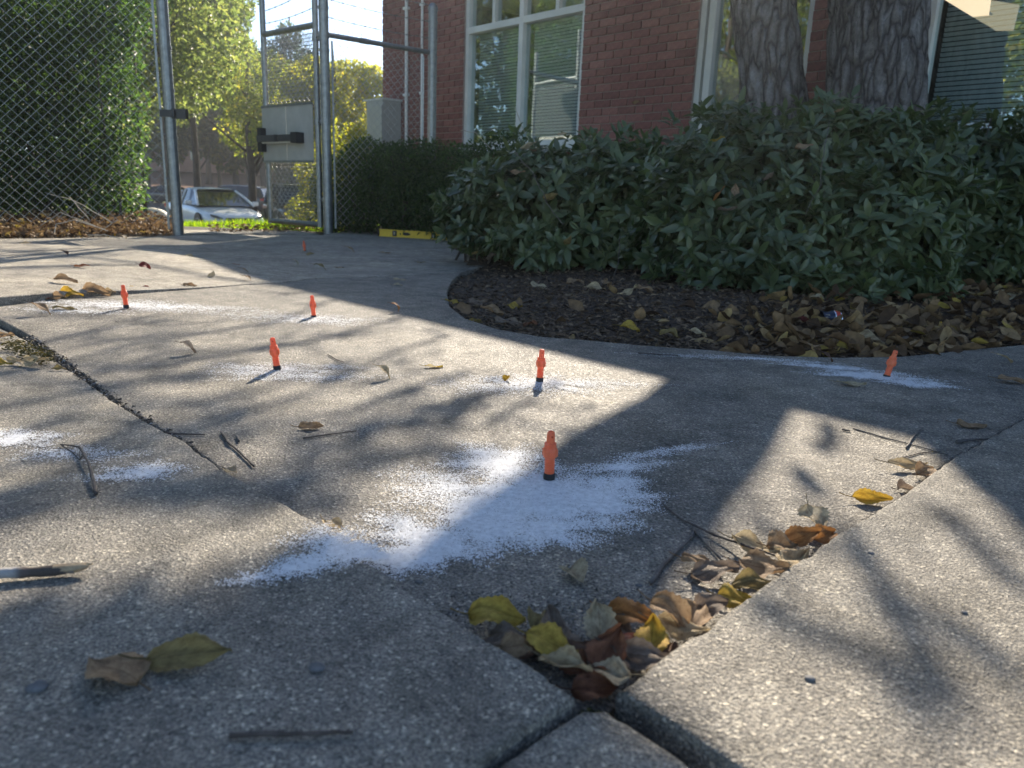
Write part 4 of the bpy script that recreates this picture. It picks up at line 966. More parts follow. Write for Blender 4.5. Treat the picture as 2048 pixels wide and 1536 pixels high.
fallen(52, 489, .08, .04, 0, 'cream', 'small cream leaf close to the litter strip, far left', zf=zP, tilt=(T(15), 0), **P2)
fallen(248, 482, .07, .05, 0, 'pale', 'pale leaf standing just before the litter strip', zf=zQ, curl=-1.4, **P2)
fallen(1942, 855, .062, .034, -10, 'tan', 'tan leaf in the shade above the right slab edge', tilt=(T(8), 0), **P2)
fallen(2024, 766, .075, .045, -14, 'tan', 'large tan leaf at the right border of the picture', tilt=(T(6), 0), **P2)
fallen(1702, 772, .075, .026, -10, 'pale', 'narrow pale leaf below the comet of dust', **P2)
fallen(1650, 724, .055, .030, -30, 'brown', 'brown curled leaf arching over the white dust', curl=-1.3, **P2)
fallen(1620, 705, .09, .05, 10, 'tan', 'tan leaf lying over the bed edge left of the tilted port', curl=-.8, **P2)
fallen(2008, 727, .06, .035, 0, 'cream', 'cream leaf on the paving right of the tilted port', curl=-1.0, **P2)
# along the raised upper-left edge
P3 = dict(group='leaves under the raised edge of the upper left slab')
for (x, y, L_, c, lb) in [(140, 596, .10, 'gold', 'golden leaf under the raised edge, left of the port'), (190, 592, .12, 'tan', 'long tan leaf wedged under the raised edge'), (215, 590, .07, 'cream', 'pale splinter like leaf under the raised edge'), (268, 581, .05, 'gold', 'golden leaf right behind the left port'), (86, 600, .05, 'red', 'red leaf in the gap under the raised edge'), (12, 606, .06, 'gold', 'yellow leaf at the left border under the raised edge'), (110, 600, .08, 'tan', 'round tan leaf in the gap beside the red one'), (293, 580, .05, 'pink', 'pinkish leaf stuck to the raised edge right of the port'), (380, 575, .06, 'tan', 'tan leaf where the raised edge gets low')]:
    fallen(x, y, L_, L_*.5, random.uniform(-10, 15), c, lb, tilt=(T(35), 0), cup=.3, dz=.001, **P3)
# left crack
P4 = dict(group='leaves in the crack at the left')
for (x, y, L_, c, lb) in [(70, 733, .075, 'cream', 'pale rectangular leaf scrap at the left crack'), (42, 729, .06, 'cream', 'cream leaf tucked behind the moss'), (4, 731, .05, 'yellow', 'yellow leaf scrap at the left border by the crack'), (12, 676, .05, 'tan', 'tan leaf in the crack at the left border'), (118, 741, .035, 'olive', 'olive leaf chip at the start of the open crack'), (35, 690, .04, 'cream', 'small upright cream leaf above the moss')]:
    fallen(x, y, L_, L_*.45, random.uniform(-15, 15), c, lb, tilt=(T(25), 0), cup=.3, dz=.002, stem=False, **P4)
# on the bed
P5 = dict(group='distinct leaves on the planting bed', zf=zbed)
for (x, y, L_, rz_, c, lb) in [(1258, 672, .085, 0, 'yellow', 'yellow leaf lying on the bed edge below the bush'), (1030, 620, .08, -30, 'yellow', 'yellow green lobed leaf on the mulch at the bed corner'), (906, 611, .075, -20, 'yellow', 'lime yellow leaf at the leftmost tip of the bed'), (955, 612, .10, 40, 'grey', 'greyish leaf on the mulch near the bed tip'), (985, 636, .10, 10, 'tan', 'pale flat leaf on the mulch by the bed edge'), (1015, 652, .10, -15, 'grey', 'long grey leaf along the bed edge'), (1062, 656, .06, 0, 'rust', 'rust red leaf by the bed edge'), (1078, 580, .09, 0, 'pale', 'pale leaf at the front of the left bush'), (1150, 572, .10, 20, 'tan', 'tan leaf lying curled under the bush'), (1190, 583, .11, 5, 'cream', 'long cream leaf under the bush'), (1215, 578, .08, 60, 'tan', 'tan leaf next to the long cream one'), (1255, 592, .10, 0, 'cream', 'cream leaf on the brown mound'), (1290, 588, .09, 0, 'tan', 'tan leaf behind the brown mound'), (1640, 692, .085, 10, 'gold', 'yellow leaf at the bed edge below the crushed can'), (1395, 680, .07, 0, 'cream', 'rounded cream leaf at the bed edge'), (1340, 683, .08, 0, 'olive', 'flat olive leaf at the bed edge'), (1640, 608, .10, -10, 'cream', 'cream leaf just above the crushed can'), (1605, 652, .09, 0, 'red', 'reddish leaf just left of the crushed can'), (1865, 565, .12, 5, 'orange', 'orange tan leaf under the right bush'), (2010, 600, .12, -20, 'cream', 'cream leaf at the far right of the bed'), (1860, 630, .10, 10, 'tan', 'tan leaf under the drooping bush tip'), (1915, 690, .10, -15, 'tan', 'tan leaf overhanging the bed edge right of the tilted port'), (1890, 672, .09, 30, 'gold', 'yellowish leaf on the litter right of the tilted port'), (1560, 690, .09, 20, 'tan', 'curled tan leaf left of the yellow leaf below the can'), (1740, 692, .10, -30, 'cream', 'cream leaf spilling from the bed behind the tilted port'), (1810, 690, .10, -20, 'grey', 'grey leaf spilling from the bed right of the tilted port')]:
    fallen(x, y, L_, L_*.5, rz_, c, lb, tilt=(T(random.uniform(5, 30)), T(random.uniform(-10, 10))), curl=random.choice([0, -1.0, -.6, .6]), cup=.3, dz=.004, **P5)

def litter(name, pts_fn, n, size, m, label, cat='leaf litter', seed=3, up=.5, asp=.55, parent=None, layers=.03, fold=.35):
    rng = np.random.default_rng(seed); P = np.array([pts_fn(rng) for _ in range(n)]); P[:, 2] += rng.random(n)*layers
    a = rng.uniform(0, 6.28, n); D = unit(np.stack([np.cos(a), np.sin(a), rng.normal(size=n)*.25], 1)); Nn = unit(np.stack([rng.normal(size=n)*up, rng.normal(size=n)*up, np.ones(n)], 1)); Nn = unit(Nn-D*np.sum(Nn*D, 1, keepdims=True))
    L = size*(.5+.9*rng.random(n)); 
    if size > .05:
        Sd = np.cross(Nn, D); us = np.array([0, .12, .35, .6, .85, 1.0]); ws = np.array([.04, .5, .95, .9, .45, .03]); V = np.zeros((n, 6, 5, 3)); cv = rng.uniform(-1.6, 1.8, n)+.001; cp_ = rng.uniform(-.1, .7, n); W0 = L*asp*(.6+.6*rng.random(n))
        for i in range(6):
            a = cv*us[i]; X_ = L*np.sin(a)/cv; Z_ = L*(1-np.cos(a))/cv
            for j in range(5):
                v = (j-2)/2; wv = ws[i]*(1+.16*rng.normal(size=n)*(abs(v) > .9)); V[:, i, j] = P+D*X_[:, None]+Sd*(v*wv*W0/2)[:, None]+Nn*(Z_+abs(v)**1.4*cp_*W0*ws[i]*.7+rng.normal(size=n)*L*.015)[:, None]
        base_ = np.array([[i*5+j, i*5+j+1, (i+1)*5+j+1, (i+1)*5+j] for i in range(5) for j in range(4)]); Fq = (np.arange(n)[:, None, None]*30+base_[None]).reshape(-1, 4)
        me = np_mesh(name, V.reshape(-1, 3), Fq); smooth(me); return mobj(name, me, m, parent, label=label, cat=cat, kind='stuff')
    V, Fq = leaf_quads(P, D, Nn, L, L*asp*(.6+.8*rng.random(n)), fold); return mobj(name, np_mesh(name, V, Fq), m, parent, label=label, cat=cat, kind='stuff')
def bed_pt(rng):
    while True:
        px = rng.uniform(890, 2200); py = rng.uniform(480, 715); p = G(px, py)
        if bed_inside(p[0], p[1]): return (p[0], p[1], zbed(p[0], p[1])+.004)
litter('mulch', bed_pt, 26000, .028, M_bark_mulch, 'dark bark mulch covering the planting bed under the bushes', 'mulch', 5, .6, .3, layers=.008)
def bed_pt2(rng):
    while True:
        px = rng.uniform(890, 2300); t = rng.beta(1.5, 2.2); p = G(px, 715-(130 if px < 1850 else 190)*t)
        w = smst(1350, 1750, px)*.8+.035
        if px > 1560 and t < .4: w = 1
        if rng.random() < w and bed_inside(p[0], p[1]): return (p[0], p[1], zbed(p[0], p[1])+.006)
litter('leaf_litter', bed_pt2, 1000, .072, M_litter, 'dry brown leaves piled along the edge of the planting bed', seed=6, up=.75, asp=.6, layers=.035, fold=.5)
def strip_pt(rng):
    px = rng.uniform(-80, 352); b = 479-px*.03; py = b-rng.random()**1.2*26; p = G(px, py); h = .05+.10*rng.random()
    k = smst(0, 20, b-py); return (p[0], p[1], (.015+.12*k*rng.random())*(1-.7*smst(300, 352, px)))
litter('leaf_litter', strip_pt, 4200, .055, M_litter, 'brown leaves and twigs heaped along the foot of the left fence', seed=8, up=.9, layers=.02, fold=.5)
def gate_pt(rng):
    px = rng.uniform(420, 720); p = G(px, rng.uniform(449, 464)); return (p[0], p[1], .0)
litter('leaf_litter', gate_pt, 420, .05, M_litter, 'scattered brown leaves on the verge under the open gate', seed=9, up=.5, layers=.008)
def joint_pts(poly, w, z):
    P = resample(poly, .01)
    def f(rng):
        p = P[rng.integers(len(P))]; return (p.x+rng.normal()*w, p.y+rng.normal()*w, z)
    return f
litter('joint_debris', joint_pts([E_ML[i] for i in range(12, 18)], .0065, -.012), 2600, .007, M_grit, 'crumbs of broken concrete and soil filling the left crack', 'debris', 21, .9, .7, layers=.016)
litter('moss', joint_pts([g2(20, 690, zM), g2(60, 712, zM), g2(95, 728, zM)], .018, .0), 800, .009, M_moss, 'dry yellowish moss in the crack at the left border', 'moss', 22, .9, .5, layers=.02)
litter('moss', joint_pts([g2(1185, 1400, zB), g2(1215, 1400, zR)], .004, .0), 700, .005, M_moss, 'dark moss where the corner slabs meet', 'moss', 23, .9, .5, layers=.008)
litter('moss', joint_pts([g2(1240, 1408, zR), g2(1340, 1475, zR), g2(1460, 1560, zR)], .004, -.012), 1600, .005, M_moss, 'moss and soil down in the wider joint at the bottom', 'moss', 24, .9, .5, layers=.012)
def corner_pt(rng):
    a = rng.random(); b = rng.random(); px = 850+a*620; py = 1180+200*rng.random(); p = G(px, py)
    return (p[0], p[1], .0012)
litter('grit', corner_pt, 1600, .0030, M_grit, 'loose grit on the slab around the corner pile', 'grit', 25, .9, .8, layers=.001)
def slab_pt(rng):
    px = rng.uniform(0, 2048); py = 560+640*rng.random(); p = G(px, py); return (p[0], p[1], .0014+zM(p[0], p[1])) if (-1.9 < p[0]) else (0.2, 1.0, .0014)

# ------------------------------------------------------------------ twigs and pebbles
def twig(pts, r, m, label, zf=zM, side=(), lift_=.0, parent=None, name='twig', knots=True, z_end=None):
    P = []
    for i, (x, y) in enumerate(pts):
        g = GZ(x, y, zf); rr = r[i] if isinstance(r, (list, tuple)) else r; P.append(Vector((g.x, g.y, g.z+rr*.9+.001+(z_end[i] if z_end else 0))))
    Q = []; R_ = []; rs = r if isinstance(r, (list, tuple)) else [r*(1-.35*i/(len(pts)-1)) for i in range(len(pts))]
    for i in range(len(P)-1):
        for k in range(5):
            f = k/5; q = P[i].lerp(P[i+1], f); j = rs[i]*.35; q += Vector((random.uniform(-j, j), random.uniform(-j, j), random.uniform(0, j))); Q.append(q); rr = rs[i]*(1-f)+rs[i+1]*f; R_.append(rr*(1.25 if knots and k == 0 and i else random.uniform(.9, 1.1)))
    Q.append(P[-1]); R_.append(rs[-1])
    mb = MB(); mb.tube(Q, R_, 8)
    if knots:
        for i in range(2, len(Q)-1, 3):
            d = Vector((random.uniform(-1, 1), random.uniform(-1, 1), random.uniform(.1, .8))).normalized()*rs[0]*1.7; mb.tube([Q[i], Q[i]+d], [R_[i]*.55, R_[i]*.3], 5)
    o = mb.obj(name, m, None, sm=True, label=label, cat='twig', group='twigs on the paving')
    for sp in side:
        pts2, r2 = sp; P2 = [GZ(x, y, zf)+Vector((0, 0, r2+.0015)) for x, y in pts2]; mb = MB(); mb.tube(P2, [r2*(1-.4*i/(len(P2)-1)) for i in range(len(P2))], 6); mb.obj('branchlet', m, o, sm=True)
    return o
twig([(1302, 1172), (1325, 1135), (1360, 1100), (1384, 1078), (1386, 1060)], .0030, M_stick, 'grey forked twig lying in front of the leaf drift', side=[([(1386, 1062), (1410, 1090), (1445, 1128)], .0022), ], knots=False)
twig([(1322, 1008), (1360, 1040), (1390, 1058), (1435, 1082), (1490, 1112), (1550, 1132)], [.0009, .0013, .0017, .0018, .0017, .0013], M_stickd, 'long thin dark twig reaching over the spotted cream leaf', knots=False, z_end=[0, 0, .002, .004, .012, .012])
twig([(1706, 859), (1770, 878), (1835, 895), (1895, 912)], .0016, M_stick, 'long straight thin twig on the sunlit patch at the right')
twig([(1812, 899), (1825, 878), (1845, 858)], .0022, M_stick, 'short pale twig crossing the long straight one')
twig([(1803, 918), (1840, 908), (1880, 905)], .0012, M_stickd, 'thin dark twig in front of the crossed pair')
twig([(1911, 888), (1950, 882), (1985, 880)], .0024, M_stick, 'grey twig ending at the right slab edge', side=[([(1912, 884), (1945, 880)], .0015)])
twig([(1318, 880), (1350, 898)], .0013, M_stick, 'short twig alone in the shade right of the nearest port', knots=False)
twig([(1684, 862), (1700, 865)], .0022, M_stickd, 'tiny dark twig stub left of the long straight twig', knots=False)
twig([(122, 893), (160, 904), (178, 935), (186, 965), (193, 992)], [.0012, .0018, .0021, .0023, .0028], M_stickd, 'bent forked stick on the left slab', zf=zL, side=[([(124, 894), (145, 908), (158, 922), (160, 906)], .0014), ([(160, 922), (168, 912), (166, 904)], .0012)], z_end=[.002, .006, .006, .003, 0], knots=False)
twig([(443, 868), (458, 890), (480, 908), (508, 936)], .0024, M_stickd, 'dark knobbly twig right of the crack')
twig([(304, 866), (345, 870), (410, 872)], .0018, M_stickd, 'straight dark twig crossing the crack')
twig([(606, 879), (660, 871), (713, 864)], .0015, M_stickd, 'thin straight twig under the curled tan leaf')
twig([(474, 876), (478, 886)], .0026, M_stick, 'tiny cream twig stub above the dark knobbly one', knots=False)
twig([(460, 1478), (560, 1475), (640, 1474), (706, 1471)], .0023, M_stickd, 'dark stick in the shade along the bottom edge', zf=zL)
twig([(1276, 708), (1310, 711), (1356, 713)], .0026, M_stickd, 'dark stick in the shade close to the bed edge')
twig([(656, 711), (675, 722), (688, 726)], .0016, M_stickd, 'short dark twig near the middle of the sunlit slab')
twig([(0, 1012), (40, 1003)], .0009, M_stickw, 'pale grass stalk at the left border', zf=zL, knots=False)
twig([(232, 636+8), (236, 646)], .0012, M_stickd, 'dark speck of a twig left of the slim port', knots=False)
# birch stick
bs0 = GZ(-190, 1172, zL); bs1 = GZ(150, 1152, zL); bs2 = GZ(196, 1148, zL)
stick = MB(); c0_ = bs0+Vector((0, 0, .008)); c1_ = bs1+Vector((0, 0, .007)); dd = (c1_-c0_)
stk = empty('birch_stick', tuple(c0_), math.atan2(dd.y, dd.x), label='thick birch stick with white bands and a split end, left border', cat='stick')
Ln = dd.length; pts_ = []; rr_ = []
for i in range(24):
    f = i/23; pts_.append(Vector((Ln*f, .002*math.sin(f*7), .0006*math.sin(f*13)))); rr_.append(.0058*(1+.08*math.sin(f*31)+.05*math.sin(f*57)))
mb = MB(); mb.tube(pts_, rr_, 12); mb.obj('bark', M_birch, stk, sm=True)
mb = MB(); e = Ln; mb.tube([Vector((e-.02, 0, .0006)), Vector((e+.004, .0005, .001)), Vector((e+.010, .001, .0014)), Vector((e+.014, .0014, .0016))], [.0056, .0052, .0038, .0018], 7); mb.tube([Vector((e-.006, .002, .002)), Vector((e+.012, .003, .003)), Vector((e+.018, .003, .003))], [.0026, .002, .0008], 5); mb.obj('split_end', M_wood, stk)
def pebble(px, py, r, zf, label, m=M_stone):
    p = GZ(px, py, zf); bm = bmesh.new(); bmesh.ops.create_icosphere(bm, subdivisions=2, radius=r)
    for v in bm.verts:
        q = noise.noise(v.co*120+Vector((px, py, 0)))*.3; v.co *= (1+q); v.co.z *= .5; v.co.x *= 1.25
    me = bpy.data.meshes.new('pebble'); bm.to_mesh(me); bm.free(); smooth(me)
    return mobj('pebble', me, m, None, loc=(p.x, p.y, p.z+r*.28), label=label, cat='pebble', group='pebbles on the paving')
pebble(634, 1338, .0065, zL, 'dark smooth pebble right of the two big front leaves')
pebble(76, 1378, .0075, zL, 'dark pebble left of the big tan leaf')
pebble(1243, 1192, .0032, zM, 'small pale stone just behind the corner pile')
pebble(1620, 1358, .0042, zR, 'dark crumb on the right slab')
pebble(1928, 1226, .0030, zR, 'black crumb on the sunlit part of the right slab')
pebble(1742, 1107, .0030, zR, 'flat dark crumb near the top of the right slab')
pebble(1278, 1172, .0035, zM, 'dark stone left of the forked twig end')
pebble(838, 1165, .0040, zM, 'dark crumb at the foot of the dusty slab corner')

# ------------------------------------------------------------------ crushed can
cp = GZ(1657, 652, zbed); can = empty('crushed_can', (cp.x, cp.y, cp.z+.034), math.radians(6), label='small crushed dark can with silver and red bands lying in the leaves', cat='can')
def can_part(x0, x1, m, name, r=.031):
    mb = MB(); vs = []; nseg = 10; nr = 20
    for i in range(nseg+1):
        x = x0+(x1-x0)*i/nseg
        for k in range(nr):
            a = 2*math.pi*k/nr; rr = r*(1-.10*max(0, math.sin(a*2+x*60))-.08*math.cos(x*110+a)); yy, zz = rr*math.cos(a), rr*math.sin(a)*.85; vs.append((x, yy, zz))
    fs = [(i*nr+k, i*nr+(k+1) % nr, (i+1)*nr+(k+1) % nr, (i+1)*nr+k) for i in range(nseg) for k in range(nr)]+[tuple(range(nr)), tuple(nseg*nr+k for k in range(nr-1, -1, -1))]
    mb.add(vs, fs); return mb.obj(name, m, can, sm=True)
M_cand = mat('can_dark_blue', .3, (.03, .04, .065), metal=.5); M_cans = mat('can_silver', .25, (.6, .63, .66), metal=.9); M_canr = mat('can_red', .35, (.55, .05, .03), metal=.3)
can_part(-.040, .006, M_cand, 'can_body'); can_part(.0065, .012, M_cans, 'silver_band', .0312); can_part(.0125, .034, M_canr, 'red_band', .0308); can_part(.0345, .040, M_cans, 'rim', .029)
for ch, dx, dz in (('N', -.033, .010), ('M', -.033, -.010)):
    cu = bpy.data.curves.new('lettering', 'FONT'); cu.body = ch; cu.size = .020; cu.extrude = .0004; cu.align_x = 'CENTER'; cu.align_y = 'CENTER'
    ob = bpy.data.objects.new('lettering_tmp', cu); COL.objects.link(ob); dg = bpy.context.evaluated_depsgraph_get(); me = bpy.data.meshes.new_from_object(ob.evaluated_get(dg)); bpy.data.objects.remove(ob)
    o = mobj('lettering', me, M_cans, can); o.location = (dx+.006, -.0325 if dz > 0 else -.0335, dz); o.rotation_euler = (math.pi/2, math.pi/2, 0)
mb = MB(); mb.box((.012, -.0322, .002), (.012, .0012, .012)); mb.obj('silver_mark', M_cans, can)

# ------------------------------------------------------------------ yellow spirit level
la = G(757, 472); lb_ = G(1015, 488); A_ = Vector((la[0], la[1], 0)); B_ = Vector((lb_[0], lb_[1], 0)); ld = (B_-A_); LL = 1.22; 
lvl = empty('spirit_level', tuple(A_), math.atan2(ld.y, ld.x), label='long yellow spirit level standing on its edge below the hedge', cat='level')
hh = .075; mb = MB()
def ibeam(x0, x1):
    mb.box(((x0+x1)/2, 0, hh/2), (x1-x0, .008, hh-.012)); mb.box(((x0+x1)/2, 0, hh-.004), (x1-x0, .026, .008)); mb.box(((x0+x1)/2, 0, .004), (x1-x0, .026, .008))
ibeam(.014, LL); mb.obj('beam', M_yel, lvl)
mb = MB(); mb.box((.006, 0, hh/2), (.016, .030, hh+.002)); mb.obj('end_cap', M_black, lvl)
for x in (.20, LL*.54, LL-.14):
    mb = MB(); mb.box((x, -.007, hh/2), (.048, .010, hh-.02)); v_ = mb.obj('vial_frame', M_black, lvl)
    mb = MB(); mb.tube([(x, -.015, hh/2-.016), (x, -.015, hh/2+.016)], .008, 8); mb.obj('vial', M_chrome, v_)
mb = MB(); pts_ = [Vector((.34+.045*math.cos(a), -.0055, hh/2+.016*math.sin(a))) for a in np.linspace(0, 2*math.pi, 20)[:-1]]; mb.prism(pts_, (0, 0, 0), (0, .002, 0)); mb.obj('oval_badge', M_black, lvl)

# ------------------------------------------------------------------ bushes with large leaves
def big_leaf(L, Wd, curl, seed):
    rd = random.Random(seed); vs = []; prof = [(0, .05), (.12, .45), (.32, .88), (.52, 1.0), (.74, .78), (.9, .38), (1.0, .02)]
    for u, w in prof:
        a = curl*u; x = L*math.sin(a)/curl if abs(curl) > .01 else L*u; z = -L*(1-math.cos(a))/curl if abs(curl) > .01 else 0
        for v, zz in ((-1, .16), (0, 0), (1, .16)): vs.append((x, v*w*Wd/2, z+zz*w*Wd*(1+.2*rd.random())))
    n = 3; fs = [(i*n+j, i*n+j+1, (i+1)*n+j+1, (i+1)*n+j) for i in range(len(prof)-1) for j in range(2)]
    return np.array(vs), fs
BL_ = [big_leaf(1.0, .36, c, i) for i, c in enumerate((.35, .7, 1.1, -.2, .5))]
bl_mesh = []
for V_, F_ in BL_:
    me = bpy.data.meshes.new('leaf'); me.from_pydata([tuple(v) for v in V_], [], F_); me.materials.append(M_bush); smooth(me); bl_mesh.append(me)
M_bush2 = m_foliage('laurel_leaf_single', (.060, .086, .042), (.112, .138, .068), .2, .33, (.5, .62, .3), .5); 
_n = M_bush2.node_tree
for nd in list(_n.nodes):
    if nd.type == 'NEW_GEOMETRY':
        oi = _n.nodes.new('ShaderNodeObjectInfo')
        for l_ in list(nd.outputs['Random Per Island'].links): _n.links.new(oi.outputs['Random'], l_.to_socket)
for me in bl_mesh: me.materials.clear(); me.materials.append(M_bush2)
def bush(blobs, nshoot, lsize, label, seed, parts=280, base=None, core=True):
    rng = np.random.default_rng(seed); rd = random.Random(seed)
    base = base or (blobs[0][0], blobs[0][1], 0); b = empty('laurel_bush', base, label=label, cat='bush', group='laurel bushes in the planting bed')
    Cs = np.array([q[:3] for q in blobs]); Rs = np.array([q[3:6] for q in blobs])
    w = Rs.prod(1)**(2/3.); w /= w.sum(); leaves = []
    k = 0
    while k < nshoot:
        i = rng.choice(len(Cs), p=w); d = unit(rng.normal(size=(1, 3)))[0]
        if d[1] > .45 and rng.random() < .7: continue
        rr = .80+.28*rng.random() if rng.random() < .75 else .5+.35*rng.random()
        rr *= 1+.20*math.sin(d[0]*7+i)*math.sin(d[2]*6+i*2)+.10*math.sin(d[0]*17+d[1]*13+i*3)
        if rng.random() < .05: rr *= 1.16
        p = Cs[i]+d*Rs[i]*rr
        if p[2] < zbed(p[0], p[1])+.03 or p[2] < .03: continue
        # skip shoots well inside another blob
        q = np.min(np.sqrt((((p-Cs)/Rs)**2).sum(1)))
        if q < .62: continue
        k += 1
        ax = unit((d*np.array([1, 1, .7])+np.array([0, 0, .55])+rng.normal(size=3)*.25)[None])[0]
        nl = rng.integers(6, 10); a0 = rng.uniform(0, 6.28); t1 = unit(np.cross(ax, [0.3, .2, 1.0])[None])[0]; t2 = np.cross(ax, t1)
        for j in range(nl):
            a = a0+j*2.4; f = j/nl; el = .15+.95*f
            rad = t1*math.cos(a)+t2*math.sin(a); D = unit((rad*math.cos(el)+ax*math.sin(el)+rng.normal(size=3)*.12)[None])[0]
            Nn = unit((ax*math.cos(el)-rad*math.sin(el)+rng.normal(size=3)*.1)[None])[0]; Nn = Nn-D*np.dot(Nn, D); Nn /= np.linalg.norm(Nn)
            leaves.append((p-ax*.02*(1-f)*2, D, Nn, lsize*(.45+.85*rng.random())*(1-.25*f), rng.integers(0, 5)))
    # nearest / largest leaves become parts
    def key(l):
        c = l[0]+l[1]*l[3]*.5; x, y, z = proj(c); return -(l[3]/z)*(abs(np.dot(l[2], unit((CP-c)[None])[0]))+.15)*(1 if 0 < x < 2048 and 0 < y < 1536 else .1)
    sc = sorted(range(len(leaves)), key=lambda i: key(leaves[i]) if (leaves[i][0][1] < Cs[:, 1].mean()+.1) else 0)
    first = set(sc[:parts]); bi = Vector(base)
    VV = []; FF = []; nb = 0
    for i, (p, D, Nn, L, v) in enumerate(leaves):
        Sd = np.cross(Nn, D)
        if i in first:
            o = bpy.data.objects.new('leaf', bl_mesh[v]); M = Matrix(((D[0], Sd[0], Nn[0], p[0]-bi.x), (D[1], Sd[1], Nn[1], p[1]-bi.y), (D[2], Sd[2], Nn[2], p[2]-bi.z), (0, 0, 0, 1))) @ Matrix.Scale(L, 4)
            link(o, b); o.matrix_basis = M
        else:
            V_, F_ = BL_[v]; W_ = (V_[:, 0:1]*D+V_[:, 1:2]*Sd+V_[:, 2:3]*Nn)*L+p-np.array(bi); VV.append(W_); FF.append(np.array(F_)+nb); nb += len(V_)
    me = np_mesh('foliage', np.concatenate(VV), np.concatenate(FF)); smooth(me); mobj('foliage', me, M_bush, b, kind='stuff')
    st = MB()
    for i in range(26):
        j = rng.integers(len(Cs)); d = rng.normal(size=3)*.5; tp = Cs[j]+d*Rs[j]*.8; tp[2] = max(tp[2], .15); bp = Vector((Cs[j][0]+rng.normal()*.12, Cs[j][1]+rng.normal()*.1, .0))
        mid = (bp+Vector(tp))/2+Vector((rng.normal()*.05, rng.normal()*.05, .05)); st.tube([bp-bi, mid-bi, Vector(tp)-bi], [.010, .007, .003], 5)
    st.obj('stems', M_stickd, b, sm=True)
    # dark inner mass of small twiggy leaves so the middle is not see-through
    foliage('inner_foliage', cloud([q[:3] for q in (np.array(blobs)-np.array([*base, 0, 0, 0]))], [min(q[3:6])*.8 for q in blobs], 5200, .09, .5, .5, (1.15, 1, 1), rng=rng), M_bush, b, kind='stuff')
    return b
def bl(px, py, y, rx, ry, rz_):
    p = atY(px, py, y); return (p.x, p.y, max(p.z, .05), rx, ry, rz_)
bush([bl(1080, 410, 5.1, .50, .5, .38), bl(985, 410, 5.3, .34, .4, .26), bl(1190, 405, 5.2, .5, .5, .42), bl(1250, 420, 4.9, .45, .5, .42), bl(940, 440, 5.2, .22, .3, .15), bl(1120, 490, 4.8, .35, .3, .15)], 1350, .105, 'left laurel bush reaching towards the yellow level', 31)
bush([bl(1480, 385, 4.4, .52, .5, .42), bl(1600, 385, 4.5, .5, .5, .45), bl(1400, 430, 4.2, .35, .4, .38), bl(1560, 500, 3.95, .42, .36, .28), bl(1740, 480, 3.95, .40, .36, .32), bl(1740, 385, 4.3, .5, .45, .42), bl(1450, 540, 3.9, .3, .28, .16), bl(1800, 585, 3.65, .26, .2, .13), bl(1640, 592, 3.6, .3, .2, .12), bl(1440, 580, 3.75, .25, .2, .12), bl(1550, 575, 3.7, .3, .2, .13), bl(1680, 580, 3.75, .26, .2, .12)], 2100, .102, 'large middle laurel bush in front of the two pine trunks', 32)
bush([bl(1900, 380, 4.9, .6, .5, .45), bl(2040, 400, 4.8, .6, .5, .45), bl(1930, 500, 4.6, .45, .4, .3), bl(2150, 420, 4.6, .6, .5, .5)], 900, .105, 'right laurel bush at the picture border', 33, parts=200)
# dry leaves caught in the bushes
P6 = dict(group='dry leaves caught in the bushes', stem=False)
def caught(px, py, y, L_, c, lb, rz_=0, tilt=(.6, .3)):
    LEAFN[0] += 1; p = atY(px, py, y); me = leaf_blade(L_, L_*.5, .8, .4, 0, LEAFN[0], .05, L_*.05, nu=8, nv=4)
    o = mobj('dry_leaf', me, M_leaf, None, loc=p, label=lb, cat='leaf', group='dry leaves caught in the bushes'); o.color = (*PAL[c], 1); o.rotation_euler = (tilt[0], tilt[1], math.radians(rz_)); return o
for (x, y, yy_, L_, c, lb, rz_) in [(1040, 296, 4.75, .12, 'pale', 'cluster of crumpled pale leaf on top of the left bush', 10), (1062, 300, 4.7, .08, 'tan', 'curled tan leaf at the top of the left bush', 60), (1020, 342, 4.65, .10, 'tan', 'brown dangling leaf on the front of the left bush', 0), (1115, 267, 4.6, .06, 'cream', 'small cream leaf on top of the left bush', 0), (1262, 206, 4.75, .07, 'tan', 'tan leaf lying on the leaves below the plain brick pier', 0), (1590, 295, 3.85, .10, 'tan', 'tan leaf caught high in the middle bush', 20), (1470, 392, 3.75, .09, 'tan', 'upright tan leaf in the middle bush, right of two', 80), (1425, 400, 3.8, .10, 'orange', 'tan leaf in the middle bush, left of two', 10), (1435, 418, 3.75, .10, 'grey', 'brown leaf hanging below the two tan ones', -20), (1525, 360, 3.75, .09, 'grey', 'brown leaf deep in the middle bush', -70), (1670, 225, 4.0, .08, 'tan', 'tan leaf on top of the middle bush below the pine trunk', 30), (1420, 280, 3.95, .09, 'yellow', 'yellow tinged leaf high on the left side of the middle bush', 10), (1085, 395, 4.45, .10, 'olive', 'bright yellow green leaf on the left bush beside the vine', -30), (1130, 490, 4.4, .09, 'olive', 'yellow green leaf low on the left bush', -70), (945, 505, 4.7, .09, 'olive', 'yellowish shoot leaf at the foot of the left bush', 60), (970, 515, 4.7, .09, 'grey', 'dull leaf at the foot of the left bush', 10)]:
    caught(x, y, yy_, L_, c, lb, rz_, (random.uniform(-.9, .9), random.uniform(-.5, .5)))
def vine(pts, r, m, label):
    P = [atY(*p) for p in pts]; mb = MB(); Q = []
    for i in range(len(P)-1):
        for k in range(4): Q.append(P[i].lerp(P[i+1], k/4)+Vector([random.uniform(-.004, .004) for _ in range(3)]))
    Q.append(P[-1]); mb.tube(Q, r, 5); return mb.obj('vine', m, None, sm=True, label=label, cat='vine', group='bare stems over the bushes')
